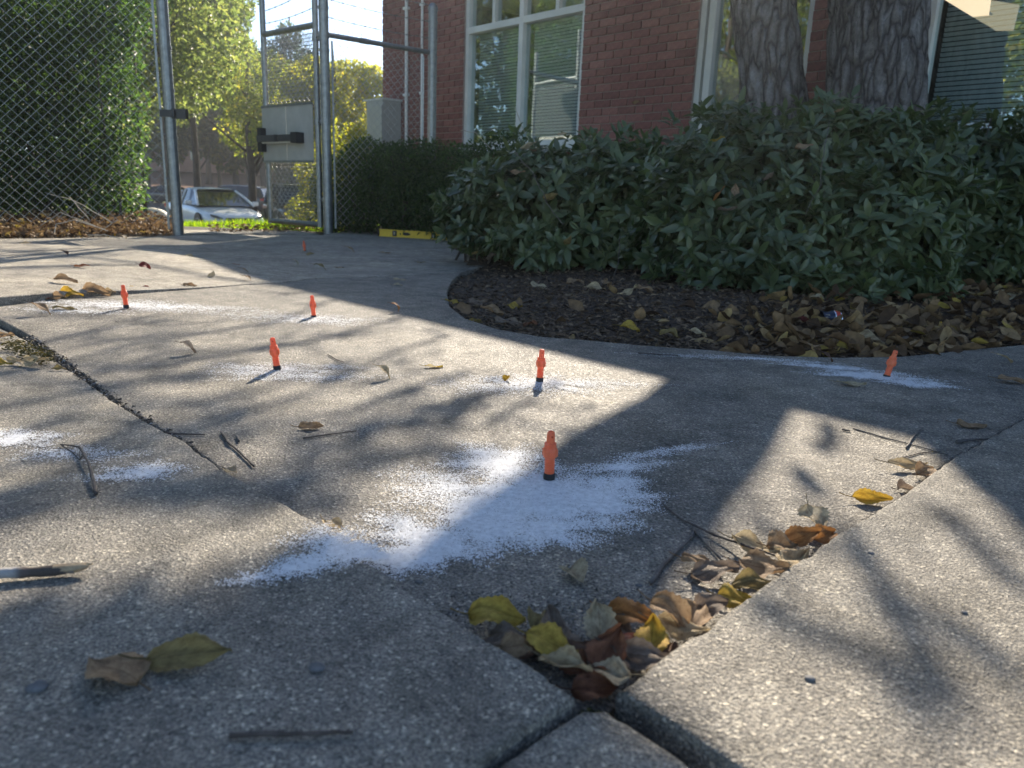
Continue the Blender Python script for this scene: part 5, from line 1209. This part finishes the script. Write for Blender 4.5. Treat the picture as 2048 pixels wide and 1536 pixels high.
vine([(1030, 305, 4.6), (1065, 345, 4.5), (1085, 385, 4.4), (1105, 425, 4.35), (1128, 450, 4.3)], .0024, M_stick, 'thin pale stem looping down the left bush')
vine([(1228, 556, 4.0), (1238, 520, 4.2), (1240, 470, 4.2)], .0022, M_stick, 'short pale stem hanging above the mulch between the bushes')
vine([(1610, 430, 3.7), (1640, 370, 3.7), (1650, 290, 3.75), (1660, 240, 3.85)], .0018, M_stick, 'long pale stem rising through the middle bush')
vine([(920, 260, 4.7), (950, 265, 4.65), (985, 300, 4.7)], .0022, M_stickw, 'seed stem poking out of the left bush in front of the window')
vine([(1030, 215, 4.7), (1040, 245, 4.7), (1058, 280, 4.7)], .0022, M_stickw, 'upright seed stem on the left bush in front of the window mullion')
# vines in the litter strip at the left fence
for i, pts in enumerate([[(60, 466, 6.3), (120, 425, 6.5), (190, 452, 6.3)], [(108, 474, 6.0), (112, 448, 6.1), (150, 440, 6.2), (215, 462, 6.1)], [(175, 470, 6.1), (210, 470, 6.0), (240, 477, 5.9)], [(200, 462, 6.2), (235, 440, 6.3)], [(225, 445, 6.5), (150, 402, 6.9), (90, 385, 7.1)], [(180, 440, 6.5), (140, 395, 6.9)]]):
    vine(pts, .004, M_stickw, ['bare pale runner arching before the left hedge', 'hoop of pale vine over the litter strip', 'pale stick lying on the front of the litter strip', 'short pale stick near the red leaf', 'long pale twig leaning in the left hedge', 'shorter pale twig leaning in the left hedge'][i])

# ------------------------------------------------------------------ small leaf hedges
def hedge(name, blobs, n, size, m, label, seed, stems=12, cat='hedge', base=None, shell=.6, flat=(1, 1, 1)):
    rng = np.random.default_rng(seed); b0 = base or (blobs[0][0], blobs[0][1], 0); h = empty(name, b0, label=label, cat=cat)
    off = np.array(b0); A = cloud([np.array(q[:3])-off for q in blobs], [q[3] for q in blobs], n, size, .55, shell, flat, rng=rng)
    keep = A[0][:, 2] > .02; A = tuple(a[keep] for a in A); foliage('foliage', A, m, h, kind='stuff')
    st = MB()
    for i in range(stems):
        q = blobs[i % len(blobs)]; st.tube([Vector((q[0]-off[0]+rng.normal()*.1, q[1]-off[1]+rng.normal()*.1, -.05)), Vector((q[0]-off[0]+rng.normal()*.2, q[1]-off[1]+rng.normal()*.2, q[2]*.6)), Vector((q[0]-off[0]+rng.normal()*q[3]*.5, q[1]-off[1]+rng.normal()*q[3]*.4, q[2]+q[3]*.5))], [.02, .013, .005], 5)
    st.obj('stems', M_stickd, h, sm=True); return h
hb = []
for px, py, y, r in [(690, 380, 8.9, .42), (740, 350, 8.8, .42), (790, 370, 8.5, .45), (700, 430, 8.7, .34), (760, 420, 8.5, .40), (830, 355, 8.3, .42), (830, 420, 8.2, .40), (880, 360, 8.1, .42), (900, 420, 7.9, .40), (940, 370, 7.8, .42), (730, 310, 9.0, .20), (775, 320, 8.8, .2), (960, 420, 7.5, .4), (1000, 360, 7.4, .45)]:
    p = atY(px, py, y); hb.append((p.x, p.y, p.z, r))
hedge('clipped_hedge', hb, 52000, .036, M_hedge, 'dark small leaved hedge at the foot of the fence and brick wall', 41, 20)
hb = []
for px, py, y, r in [(30, 60, 8.4, 1.0), (30, 240, 8.3, 1.0), (40, 380, 8.0, .75), (140, 60, 8.5, .75), (150, 200, 8.5, .75), (160, 330, 8.4, .72), (100, 410, 8.1, .55), (190, 400, 8.1, .50), (180, -60, 8.5, .8), (60, -120, 8.5, 1.1), (215, 250, 8.3, .42), (205, 130, 8.3, .42), (225, 340, 8.2, .38), (235, 400, 8.0, .26), (-120, 200, 8.0, 1.3), (-150, 380, 7.8, 1.0), (-160, 0, 8.3, 1.4), (225, 30, 8.5, .35), (60, 300, 7.8, .6)]:
    p = atY(px, py, y); hb.append((p.x, p.y, p.z, r))
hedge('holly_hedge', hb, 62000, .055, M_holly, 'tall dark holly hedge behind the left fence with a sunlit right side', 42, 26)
sb = []
for px, py, y, r in [(690, 300, 9.6, .35), (700, 330, 9.6, .3), (680, 405, 9.5, .22), (700, 425, 9.5, .22), (640, 340, 10.5, .35), (640, 380, 10.5, .3), (630, 430, 10.5, .25), (600, 420, 10.8, .2)]:
    p = atY(px, py, y); sb.append((p.x, p.y, p.z, r))
hedge('yellow_shrub', sb, 5200, .06, M_yellow, 'thin yellow green shrub glowing behind the gate hinge', 43, 8, cat='shrub', shell=.3)
sb = []
for px, py, y, r in [(225, 425, 9.5, .35), (260, 435, 9.8, .22), (100, 425, 9.0, .3)]:
    p = atY(px, py, y); sb.append((p.x, p.y, p.z, r))
hedge('low_shrub', sb, 2500, .05, M_green, 'low green shrub at the foot of the holly hedge', 44, 5, cat='shrub', shell=.3)

# grass verge beyond the gate
def grass():
    rng = np.random.default_rng(5); n = 26000
    P = np.zeros((n, 3)); x = rng.uniform(-9, 1.5, n); y = 9.15+rng.random(n)**1.0*3.2; y += .25*np.sin(x*1.1)
    P[:, 0] = x; P[:, 1] = y; P[:, 2] = [terrain(a, b) for a, b in zip(x, y)]; P[:, 2] += .02
    D = unit(np.stack([rng.normal(size=n)*.35, rng.normal(size=n)*.35, np.ones(n)], 1)); Nn = unit(rng.normal(size=(n, 3))); Nn = unit(Nn-D*np.sum(Nn*D, 1, keepdims=True))
    L = (.045+.075*rng.random(n))*(1+.6*np.sin(x*2.3)*np.sin(y*1.7)); foliage('grass', (P, D, Nn, np.abs(L)+.015, np.full(n, .009)), M_grass, None, kind='stuff', label='bright grass verge between the path and the car park', cat='grass')
grass()
def median():
    rng = np.random.default_rng(6); n = 9000; P = np.zeros((n, 3)); P[:, 0] = rng.uniform(-30, 10, n); P[:, 1] = rng.uniform(34.5, 39.5, n); P[:, 2] = [terrain(a, b) for a, b in zip(P[:, 0], P[:, 1])]
    D = unit(np.stack([rng.normal(size=n)*.35, rng.normal(size=n)*.35, np.ones(n)], 1)); Nn = unit(rng.normal(size=(n, 3))); Nn = unit(Nn-D*np.sum(Nn*D, 1, keepdims=True))
    foliage('grass', (P, D, Nn, .12+.1*rng.random(n), np.full(n, .05)), M_grass, None, kind='stuff', label='yellow green grass strip in the car park behind the white car', cat='grass')
median()

# ------------------------------------------------------------------ pine trunks in front of the wall
def bark_trunk(p0, p1, r0, r1, label, seed, limb=None):
    p0 = Vector(p0); p1 = Vector(p1); t = empty('pine_tree', p0, label=label, cat='tree', group='pine trees by the brick building'); n = 150; nr = 84; vs = []
    for i in range(n+1):
        f = (i/n)**1.6; c = (p1-p0)*f; r = r0*(1-f)+r1*f; r *= 1+.35*math.exp(-c.z/.25)
        for k in range(nr):
            a = 2*math.pi*k/nr; q = Vector((math.cos(a)*3.2, math.sin(a)*3.2, c.z*1.1+seed*7)); w = noise.noise(q*1.3)*.5
            pl = noise.voronoi(Vector((math.cos(a)*3.4+w*.5, math.sin(a)*3.4+w*.5, c.z*2.3+seed*5)))[0]; e = min(1, (pl[1]-pl[0])*3.2)
            rr = r*(1-.10+.11*e+.02*noise.noise(q*6)); vs.append(c+Vector((math.cos(a)*rr, math.sin(a)*rr, 0)))
    fs = [(i*nr+k, i*nr+(k+1) % nr, (i+1)*nr+(k+1) % nr, (i+1)*nr+k) for i in range(n) for k in range(nr)]
    mb = MB(); mb.add(vs, fs); mb.obj('trunk', M_bark, t, sm=True)
    return t
def trunk_pos(pxa, pya, pxb, pyb, y): a = atY(pxa, pya, y); b = atY(pxb, pyb, y); d = (a-b)/(a.z-b.z); base = b-d*b.z; return base, d
bA, dA = trunk_pos(1526, 0, 1546, 180, 5.7); bB, dB = trunk_pos(1756, 0, 1752, 180, 5.3)
tA = bark_trunk(bA, bA+dA*10, .25, .12, 'left of the two rough pine trunks, leaning left in front of the window', 1)
tB = bark_trunk(bB, bB+dB*10, .335, .15, 'right and thicker pine trunk hiding the edge of a brick pier', 2)
for t_, d_, sd in ((tA, dA, 51), (tB, dB, 52)):
    rng = np.random.default_rng(sd); cs, rs = blob_crown(d_*10.8+Vector((2.2 if sd == 52 else .8, -4.5, 0)), 2.6, 14, rng, .7); foliage('crown', cloud(cs, rs, 5000, .12, .25, .5, rng=rng), M_pine, t_)
    mb = MB()
    for i in range(6): mb.tube([d_*9.0, (d_*9.0).lerp(Vector(cs[i]), .5), Vector(cs[i])], [.09, .05, .02], 5)
    mb.obj('limbs', M_trunk, t_, sm=True)
# thick limb of the left pine which throws the broad band of shade over the paving
def limb():
    ctr = [(1470, 765, 2.35, .15), (1395, 850, 2.55, .15), (1290, 930, 2.8, .155), (1180, 1030, 3.1, .15), (1040, 1180, 3.4, .15), (860, 1400, 3.8, .15), (700, 1700, 4.2, .13)]
    P = []; 
    for x, y, z, r in ctr: P.append(lift(G(x, y), z))
    s = Vector(bA)+dA*1.95
    pts = [s, s.lerp(P[0], .5)+Vector((0, .1, -.05))]+P; mb = MB(); Q = []; R_ = []
    rr = [.13, .135]+[c[3] for c in ctr]
    for i in range(len(pts)-1):
        for k in range(5):
            f = k/5; Q.append(pts[i].lerp(pts[i+1], f)); R_.append((rr[i]*(1-f)+rr[i+1]*f)*(1+.06*noise.noise(Q[-1]*4)))
    Q.append(pts[-1]); R_.append(rr[-1]); Q = [q-Vector(bA) for q in Q]; mb.tube(Q, R_, 14); mb.obj('limb', M_trunk, tA, sm=True)
limb()

# ------------------------------------------------------------------ trees beyond
def tz(px, y): p = atY(px, 400, y); return p.x
# big green tree on the left whose boughs overhang the roof and dapple the paving
ov = tree('oak_tree', (tz(215, 19), 19.0, terrain(0, 19)), 13.5, 3.9, 6.6, M_green, 40000, .14, 'big green tree filling the sky behind the left fence post', .28, 34, 61, squash=1.1, limbs=14)
def boughs():
    base = Vector(ov.location); mb = MB(); cc = []; rs = []; cs_ = []; rs_ = []
    def pt(px, py, z): return lift(G(px, py), z-1.55+(.35 if py < 600 else 0))-base
    streaks = [  # ground trace in pixels, height, thickness, leafiness
        ([(60, 872), (150, 846), (260, 852), (385, 862), (480, 830), (600, 790)], 5.0, .020, .5),
        ([(-60, 752), (100, 735), (240, 692), (420, 665), (560, 642), (700, 585)], 5.4, .022, .55),
        ([(60, 690), (200, 660), (330, 640)], 5.2, .014, .3),
        ([(330, 735), (420, 712), (600, 690), (780, 640), (880, 600)], 5.0, .016, .45),
        ([(420, 800), (560, 770), (700, 730)], 5.3, .012, .25),
        ([(740, 805), (820, 775), (920, 748)], 4.6, .015, .3),
        ([(880, 820), (960, 790), (1010, 780)], 4.2, .022, .5),
        ([(980, 845), (1060, 800)], 4.2, .015, .4),
        ([(560, 885), (660, 852), (760, 858), (860, 830)], 5.0, .014, .3),
        ([(500, 1010), (610, 960), (720, 925), (850, 900), (930, 925)], 4.8, .026, .7),
        ([(-80, 1060), (60, 1010), (200, 985), (330, 1010), (460, 990), (600, 940)], 5.4, .036, .6),
        ([(-100, 1110), (60, 1065), (220, 1045), (420, 1040), (600, 1010), (700, 1015)], 5.4, .036, .6),
        ([(0, 525), (80, 519), (150, 514)], 5.5, .03, .3), ([(-60, 545), (60, 538), (120, 534)], 5.5, .03, .4), ([(-100, 562), (60, 557), (170, 551), (240, 550)], 5.3, .028, .5),
        ([(560, 590), (650, 580), (720, 575)], 4.8, .012, .2),
        ([(120, 800), (220, 770), (330, 750), (420, 760)], 5.0, .016, .5), ([(0, 830), (90, 800), (180, 790)], 5.2, .016, .5), ([(180, 905), (300, 880), (420, 870), (500, 880)], 5.0, .014, .4),
        ([(640, 760), (720, 740), (800, 700), (900, 665)], 4.8, .014, .4), ([(500, 700), (600, 690), (680, 665)], 5.0, .012, .4), ([(820, 850), (900, 835), (980, 800)], 4.5, .012, .4), ([(120, 700), (260, 675), (360, 670)], 5.2, .012, .4), ([(700, 860), (800, 850), (860, 860)], 4.8, .012, .4),
        ([(20, 950), (160, 930), (300, 930), (420, 910)], 5.0, .018, .5), ([(-100, 534), (40, 529), (150, 527), (230, 529)], 5.5, .02, .4),
        ([(-20, 640), (120, 625), (240, 640), (400, 650)], 5.4, .012, .25),
    ]
    for tr, z, r, lf_ in streaks:
        OF = .4 if tr[0][1] > 900 else (.7 if tr[0][1] > 780 else 1.0)
        P = [pt(x, y, z+.25*math.sin(i*1.7+z)) for i, (x, y) in enumerate(tr)]; mb.tube(P, [.85*r*(1-.5*i/len(P)) for i in range(len(P))], 5)
        for i in range(len(P)-1):
            for k in range(3):
                q = P[i].lerp(P[i+1], random.random()); e = q+Vector((random.uniform(-.25, .25)*OF, random.uniform(-.3, .3)*OF, random.uniform(-.12, .12)*OF)); mb.tube([q, q.lerp(e, .5)+Vector((0, 0, .02)), e], [.008, .006, .003], 4)
                for h in range(3): cs_.append(q.lerp(e, .35+.3*h)); rs_.append(.035)
            n = int(2+lf_*5)
            for k in range(n):
                q = P[i].lerp(P[i+1], random.random())+Vector((random.gauss(0, .07), random.gauss(0, .10), random.gauss(0, .08))); cs_.append(q); rs_.append(.03+.05*random.random()*(.5+lf_))
    # dense leafy end shading the lower left of the paving
    # leafy mass kept on the near side of the shade line
    eA = G(0, 1335); eB = G(740, 1150); eN = np.array([-(eB[1]-eA[1]), eB[0]-eA[0]]); eN = eN/np.linalg.norm(eN)
    k = 0
    while k < 230:
        gx = random.uniform(-.85, .12); gy = random.uniform(.0, .85); rr = random.uniform(.04, .10)
        dd_ = (gx-eA[0])*eN[0]+(gy-eA[1])*eN[1]
        if dd_ > -(rr*.8+.015) or gx > -.02+(.8-gy)*.25: continue
        cc.append(lift((gx, gy), random.uniform(3.1, 3.6))-base); rs.append(rr); k += 1
    # arcs over the right-hand slab
    for tr, z, r, n, rr in [([(1655, 1060), (1700, 1100), (1760, 1190), (1800, 1290), (1880, 1400), (1960, 1560)], 4.4, .018, 20, .028), ([(1560, 1110), (1650, 1150), (1740, 1180)], 4.4, .012, 6, .03), ([(1900, 1070), (1980, 1150), (2080, 1260)], 4.6, .018, 8, .03), ([(1500, 1290), (1620, 1360), (1730, 1400), (1830, 1480), (1900, 1600)], 4.6, .018, 12, .035), ([(1655, 850), (1660, 880), (1640, 900)], 4.2, .02, 2, .03), ([(1600, 940), (1618, 965), (1640, 985)], 4.2, .022, 2, .03), ([(1500, 1040), (1560, 1075), (1620, 1110)], 4.2, .014, 4, .03), ([(1900, 1330), (2000, 1400), (2080, 1480)], 4.8, .02, 6, .03)]:
        P = [pt(x, y, z) for x, y in tr]; mb.tube(P, r, 5)
        for k in range(n):
            i = random.randrange(len(P)-1); cs_.append(P[i].lerp(P[i+1], random.random())+Vector((random.gauss(0, .03), random.gauss(0, .06), random.gauss(0, .05)))); rs_.append(rr*random.uniform(.7, 1.3))
    # main boughs from the trunk, high over the roof
    for tx, ty, z in [(700, 585, 5.6), (480, 830, 5.2)]:
        e_ = pt(tx, ty, z); s_ = Vector((.2, -.2, 6.6+random.random()*2)); mb.tube([s_, s_.lerp(e_, .5)+Vector((0, 0, .5)), e_], [.06, .03, .015], 6)
    mb.obj('boughs', M_trunk, ov, sm=True)
    rng = np.random.default_rng(77)
    foliage('bough_leaves', cloud([tuple(c) for c in cc], rs, 6500, .05, .6, .3, rng=rng), M_green, ov, kind='stuff')
    foliage('bough_leaves', cloud([tuple(c) for c in cs_], rs_, 1450, .042, .6, .3, rng=rng), M_green, ov, kind='stuff')
boughs()
tree('leafy_tree', (tz(395, 31), 31, terrain(0, 31)), 11.0, 2.5, 7.6, M_green, 19000, .15, 'green tree right of the fence post, over the white car', .16, 22, 62)
tree('yellow_tree', (tz(505, 29), 29, terrain(0, 29)), 7.4, 2.5, 4.6, M_ygreen, 15000, .13, 'yellow green tree seen through the open gate leaf', .18, 26, 63)
tree('yellow_tree', (tz(672, 22), 22, terrain(0, 22)), 5.8, 1.6, 3.7, M_yellow, 15000, .12, 'bright yellow tree between gate and brick building', .14, 22, 64)
tree('yellow_tree', (tz(740, 26), 26, terrain(0, 26)), 6.0, 2.0, 3.2, M_ygreen, 14000, .14, 'yellow tree partly hidden by the corner of the brick building', .14, 18, 65)
tree('pine_tree', (tz(590, 46), 46, terrain(0, 46)), 12.0, 1.9, 8.4, M_pine, 6500, .26, 'thin dark pine rising above the open gate leaf', .22, 22, 66, squash=1.5, asp=.4)
tree('pine_tree', (tz(694, 48), 48, terrain(0, 48)), 9.6, 1.8, 6.6, M_pine, 7000, .25, 'dark pine behind the chain link right of the gate', .22, 16, 67, squash=1.3, asp=.4)
tree('leafy_tree', (tz(340, 38), 38, terrain(0, 38)), 12.5, 3.6, 8.0, M_green, 26000, .18, 'tall green tree behind the left fence post', .22, 26, 68)
fs_ = [(300, 60, 12), (352, 64, 14), (400, 58, 13), (440, 68, 15), (472, 62, 14), (505, 70, 15), (528, 60, 13), (560, 66, 15), (600, 72, 13), (650, 66, 12), (720, 70, 11), (250, 70, 15), (180, 66, 15), (110, 72, 16), (40, 66, 16), (330, 80, 17), (420, 84, 18), (500, 86, 17), (580, 88, 15), (680, 84, 13), (760, 60, 10)]
FL_ = ['belt tree beyond the car park, '+q for q in ['left of the fence post, slim crown', 'right at the fence post', 'above the white sedan, nearer one', 'above the windscreen of the white sedan', 'between the sedan and the gate leaf', 'in line with the latch of the gate', 'behind the outer stile of the gate', 'behind the push bar', 'behind the hinge stile of the gate', 'behind the post beside the clipped hedge', 'near the corner of the brick building', 'behind the right edge of the holly hedge', 'behind the middle of the holly hedge', 'behind the left part of the holly hedge', 'behind the left border of the picture', 'far one behind the fence post', 'far one over the roof of the dark blue car', 'far one left of the gate leaf', 'far one behind the gate panel', 'far one behind the short fence panel', 'low one hidden by the brick corner']]
for i, (px, y, h) in enumerate(fs_):
    hv_ = h*(.62 if px > 545 else .9)
    tree('forest_tree', (tz(px, y), y, terrain(0, y)), hv_, hv_*.30, hv_*.62, M_dark if i % 3 else M_ygreen, 5200, .42, FL_[i], random.uniform(.18, .30), 15, 100+i, squash=1.25, group='belt of trees beyond the car park', limbs=5)
# off to the left: trees and shrubs the windows look at
for i, (x, y, h, R_, mm) in enumerate([(-14, 4, 9, 3.4, M_ygreen), (-15, -4, 10, 3.6, M_ygreen), (-13, 10, 8, 3.0, M_green), (-20, 2, 12, 4.2, M_green), (-19, -10, 11, 4.2, M_ygreen)]):
    tree('garden_tree', (x, y, -.05), h, R_, h*.58, mm, 9000, .20, ['nearest garden tree out to the left, level with the gate', 'yellow green garden tree left and behind the viewer', 'garden tree left of the holly hedge', 'tall garden tree in the second row to the left', 'farthest garden tree behind on the left'][i], .2, 20, 200+i, group='garden trees out to the left', squash=1.15)

# ------------------------------------------------------------------ vehicles
def car(name, loc, rz, paint, label, dims=(4.75, 1.86, 1.44), suv=False, group='parked cars', grille=True):
    Lc, Wc, Hc = dims; c = empty(name, loc, rz, label=label, cat='car', group=group); hl = Lc/2
    # body, x forward
    st = [(-hl, .42, .80, .66), (-hl+.05, .26, .96, .80), (-hl+.45, .20, 1.02 if not suv else 1.06, .92), (-hl+1.1, .18, 1.0 if not suv else 1.08, .93), (0, .17, .98 if not suv else 1.04, .93), (hl-1.75, .18, .96 if not suv else 1.03, .93), (hl-1.45, .18, .93 if not suv else 1.02, .93), (hl-.8, .19, .86 if not suv else .98, .92), (hl-.25, .20, .77 if not suv else .90, .86), (hl-.05, .22, .66 if not suv else .78, .76), (hl, .30, .56 if not suv else .62, .66)]
    vs = []; k = 12
    for x, zb_, zt, w in st:
        w = w*Wc/1.86; sec = [(0, zt), (.55*w, zt-.003), (.86*w, zt-.035), (.96*w, zt-.10), (w, zt-.22), (w*.985, zb_+.28), (w*.97, zb_+.10), (w*.88, zb_), (0, zb_)]
        full = [(y, z) for y, z in sec]+[(-y, z) for y, z in sec[-2:0:-1]]; k = len(full); vs += [(x, y, z) for y, z in full]
    fs = [(i*k+j, (i+1)*k+j, (i+1)*k+(j+1) % k, i*k+(j+1) % k) for i in range(len(st)-1) for j in range(k)]+[tuple(range(k)), tuple((len(st)-1)*k+j for j in range(k-1, -1, -1))]
    mb = MB(); mb.add(vs, fs); o = mb.obj('body', paint, c, sm=True); sm_ = o.modifiers.new('s', 'SUBSURF'); sm_.levels = sm_.render_levels = 2
    # cabin as dark glass, roof and pillars in paint
    wr = .64*Wc/1.86; wb = .86*Wc/1.86
    if suv: cab = [(-hl+.12, 1.02, wb*.86), (-hl+.38, Hc-.12, wr*.95), (-hl+.9, Hc-.03, wr), (-.1, Hc, wr), (.55, Hc-.05, wr*.97), (1.28, 1.0, wb)]
    else: cab = [(-hl+.55, 1.0, wb*.86), (-hl+1.35, Hc-.10, wr*.92), (-.55, Hc-.01, wr), (.05, Hc, wr), (.40, Hc-.05, wr*.96), (1.30, .95, wb)]
    gl = MB(); vs = []
    for x, z, w in cab: vs += [(x, w, z-.03), (x, -w, z-.03), (x, wb, .93), (x, -wb, .93)]
    fs = []
    for i in range(len(cab)-1):
        a, b = i*4, (i+1)*4; fs += [(a, b, b+1, a+1), (a+2, b+2, b, a), (a+1, b+1, b+3, a+3)]
    gl.add(vs, fs+[(0, 1, 3, 2), (len(vs)-4, len(vs)-2, len(vs)-1, len(vs)-3)]); gl.obj('glasshouse', M_carglass, c)
    rf_ = MB(); rv = []; cr = cab[1:5]
    for x, z, w in cr: rv += [(x, w+.015, z-.05), (x, w*.85, z+.012), (x, 0, z+.03), (x, -w*.85, z+.012), (x, -w-.015, z-.05)]
    rf_.add(rv, [(i*5+j, (i+1)*5+j, (i+1)*5+j+1, i*5+j+1) for i in range(3) for j in range(4)]); rf_.obj('roof', paint, c, sm=True)
    for s in (-1, 1):
        for (x0, z0, w0), (x1, z1, w1) in ((cab[-1], cab[-2]), (cab[0], cab[1])):
            pl = MB(); pl.tube([(x0, s*w0, z0-.01), ((x0+x1)/2, s*((w0+w1)/2+.005), (z0+z1)/2+.01), (x1, s*(w1+.01), z1-.02)], .042, 6); pl.obj('pillar', paint, c)
        pl = MB(); pl.tube([(-.35, s*(wb+.0), .95), (-.38, s*(wr+.02), Hc-.06)], .035, 6); pl.obj('pillar', paint, c)
        if suv: pl = MB(); pl.tube([(-hl+1.0, s*(wb), .98), (-hl+.95, s*(wr+.02), Hc-.06)], .06, 6); pl.obj('pillar', paint, c)
    for x in (hl-.92, -hl+.95):
        for s in (-1, 1):
            r = .335 if not suv else .36; M = Matrix.Rotation(math.pi/2, 3, 'X'); w_ = MB(); w_.lathe([(r*.72, -.11), (r, -.10), (r, .10), (r*.72, .11)], 24, M, (x, s*(Wc/2-.105), r)); wo = w_.obj('wheel', M_tyre, c, sm=False)
            w_ = MB(); w_.lathe([(r*.70, -.115), (r*.66, -.118), (r*.12, -.10), (r*.12, -.118), (.01, -.118)], 18, M @ Matrix.Scale(1 if s > 0 else -1, 3, Vector((0, 0, 1))), (x, s*(Wc/2-.105), r)); w_.obj('rim', M_rim, wo)
            ar = MB(); ar.lathe([(r*1.13, -.02), (r*1.13, .012)], 24, M, (x, s*(Wc/2+.0), r+.01)); ar.obj('wheel_arch', M_grille, c)
    if grille:
        g = MB(); g.prism([Vector((hl+.015, y, z)) for y, z in ((-.40, .60), (.40, .60), (.34, .34), (.22, .27), (-.22, .27), (-.34, .34))], (0, 0, 0), (-.06, 0, 0)); go = g.obj('grille', M_grille, c)
        g = MB()
        for i in range(9):
            y = -.32+i*.08; g.tube([(hl+.018, y-.04, .58), (hl+.018, y+.04, .32)], .006, 4); g.tube([(hl+.018, y+.04, .58), (hl+.018, y-.04, .32)], .006, 4)
        g.obj('grille_mesh', M_chrome, go)
        g = MB(); g.prism([Vector((hl+.03, y, z)) for y, z in ((-.085, .555), (.085, .555), (.075, .49), (0, .45), (-.075, .49))], (0, 0, 0), (-.012, 0, 0)); g.obj('emblem', M_chrome, go)
        for s in (-1, 1):
            g = MB(); g.prism([Vector((hl-.00-.10*i_, s*y, z)) for i_, y, z in ((0, .47, .60), (.6, .62, .66), (1.9, .78, .70), (1.6, .78, .64), (0, .50, .54))], (0, 0, 0), (.035, s*.02, 0)); g.obj('headlight', M_lamp, c)
            g = MB(); g.tube([(hl-.02, s*.70, .56), (hl+.0, s*.68, .30)], .018, 6); g.obj('running_light', M_chrome, c)
            g = MB(); g.prism([Vector((hl-.02, s*y, z)) for y, z in ((.52, .44), (.74, .46), (.70, .30), (.56, .27))], (0, 0, 0), (.025, 0, 0)); g.obj('air_intake', M_grille, c)
    for s in (-1, 1):
        g = MB(); g.box((.98, s*(wb+.17), 1.0), (.12, .20, .14)); mo = g.obj('mirror', paint, c); bv = mo.modifiers.new('b', 'BEVEL'); bv.width = .035; bv.segments = 3
        g = MB(); g.prism([Vector((-hl+.06, s*y, z)) for y, z in ((.50, .86), (.80, .90), (.80, .74), (.52, .76))], (0, 0, 0), (-.05, 0, 0)); g.box((-hl+.16, s*.83, .82), (.22, .03, .13)); g.obj('tail_light', M_red, c)
    return c
def on(px, y): return (tz(px, y), y, terrain(0, y)+.02)
car('sedan_car', on(424, 24.5), math.radians(-50), M_wpaint, 'white sedan facing the gate with its nose to the right')
car('sports_utility_car', on(472, 46), math.radians(172), M_dpaint, 'dark blue car behind the white sedan showing its tail light', (4.5, 1.85, 1.62), True, grille=False)
car('sports_utility_car', on(592, 28), math.radians(-62), M_kpaint, 'black car seen through the mesh of the open gate', (4.6, 1.9, 1.68), True)
car('sedan_car', on(408, 59), math.radians(178), M_bpaint, 'blue car farthest back, roof showing above the white sedan', grille=False)
car('sedan_car', on(345, 60), math.radians(2), M_kpaint, 'dark car far back behind the left fence post', grille=False)
bo = bmesh.new(); bmesh.ops.create_icosphere(bo, subdivisions=4, radius=.5)
for v in bo.verts: v.co = Vector((v.co.x*.95, v.co.y*.7, max(v.co.z, -.3)*1.1))*(1+.05*noise.noise(v.co*3))
me = bpy.data.meshes.new('boulder'); bo.to_mesh(me); bo.free(); smooth(me); q = on(306, 17.5)
mobj('boulder', me, M_fascia, None, loc=(q[0], q[1], q[2]+.42), label='pale rounded boulder left of the white sedan', cat='boulder')
# far brick building behind the trees
fb = empty('far_building', (tz(480, 96), 96, terrain(0, 96)), label='long reddish building far behind the tree trunks', cat='building')
mb = MB(); mb.box((0, 0, 1.8), (34, 8, 3.6)); mb.obj('wall', m_noisy('far_wall', (.30, .17, .13), (.38, .22, .17), 3, .9), fb)
mb = MB(); mb.box((0, 0, 3.8), (36, 9, .4)); mb.obj('roof', M_fascia, fb)
for i in range(9):
    mb = MB(); mb.box((-14+i*3.5, -4.03, 2.0), (1.4, .05, 1.3)); mb.obj('window', M_carglass, fb)
# thin haze volume, added to imitate a veil of sun glare
hm = bpy.data.materials.new('haze'); hm.use_nodes = True; ht = hm.node_tree; ht.nodes.remove(ht.nodes['Principled BSDF'])
pv = ht.nodes.new('ShaderNodeVolumePrincipled'); pv.inputs['Density'].default_value = .0023; pv.inputs['Anisotropy'].default_value = .88; pv.inputs['Color'].default_value = (.88, .93, 1, 1)
ht.links.new(pv.outputs[0], ht.nodes['Material Output'].inputs['Volume'])
mb = MB(); mb.box((0, 180, 13.5), (530, 490, 31)); mb.obj('haze', hm, kind='stuff')
print('objects', len(bpy.data.objects))
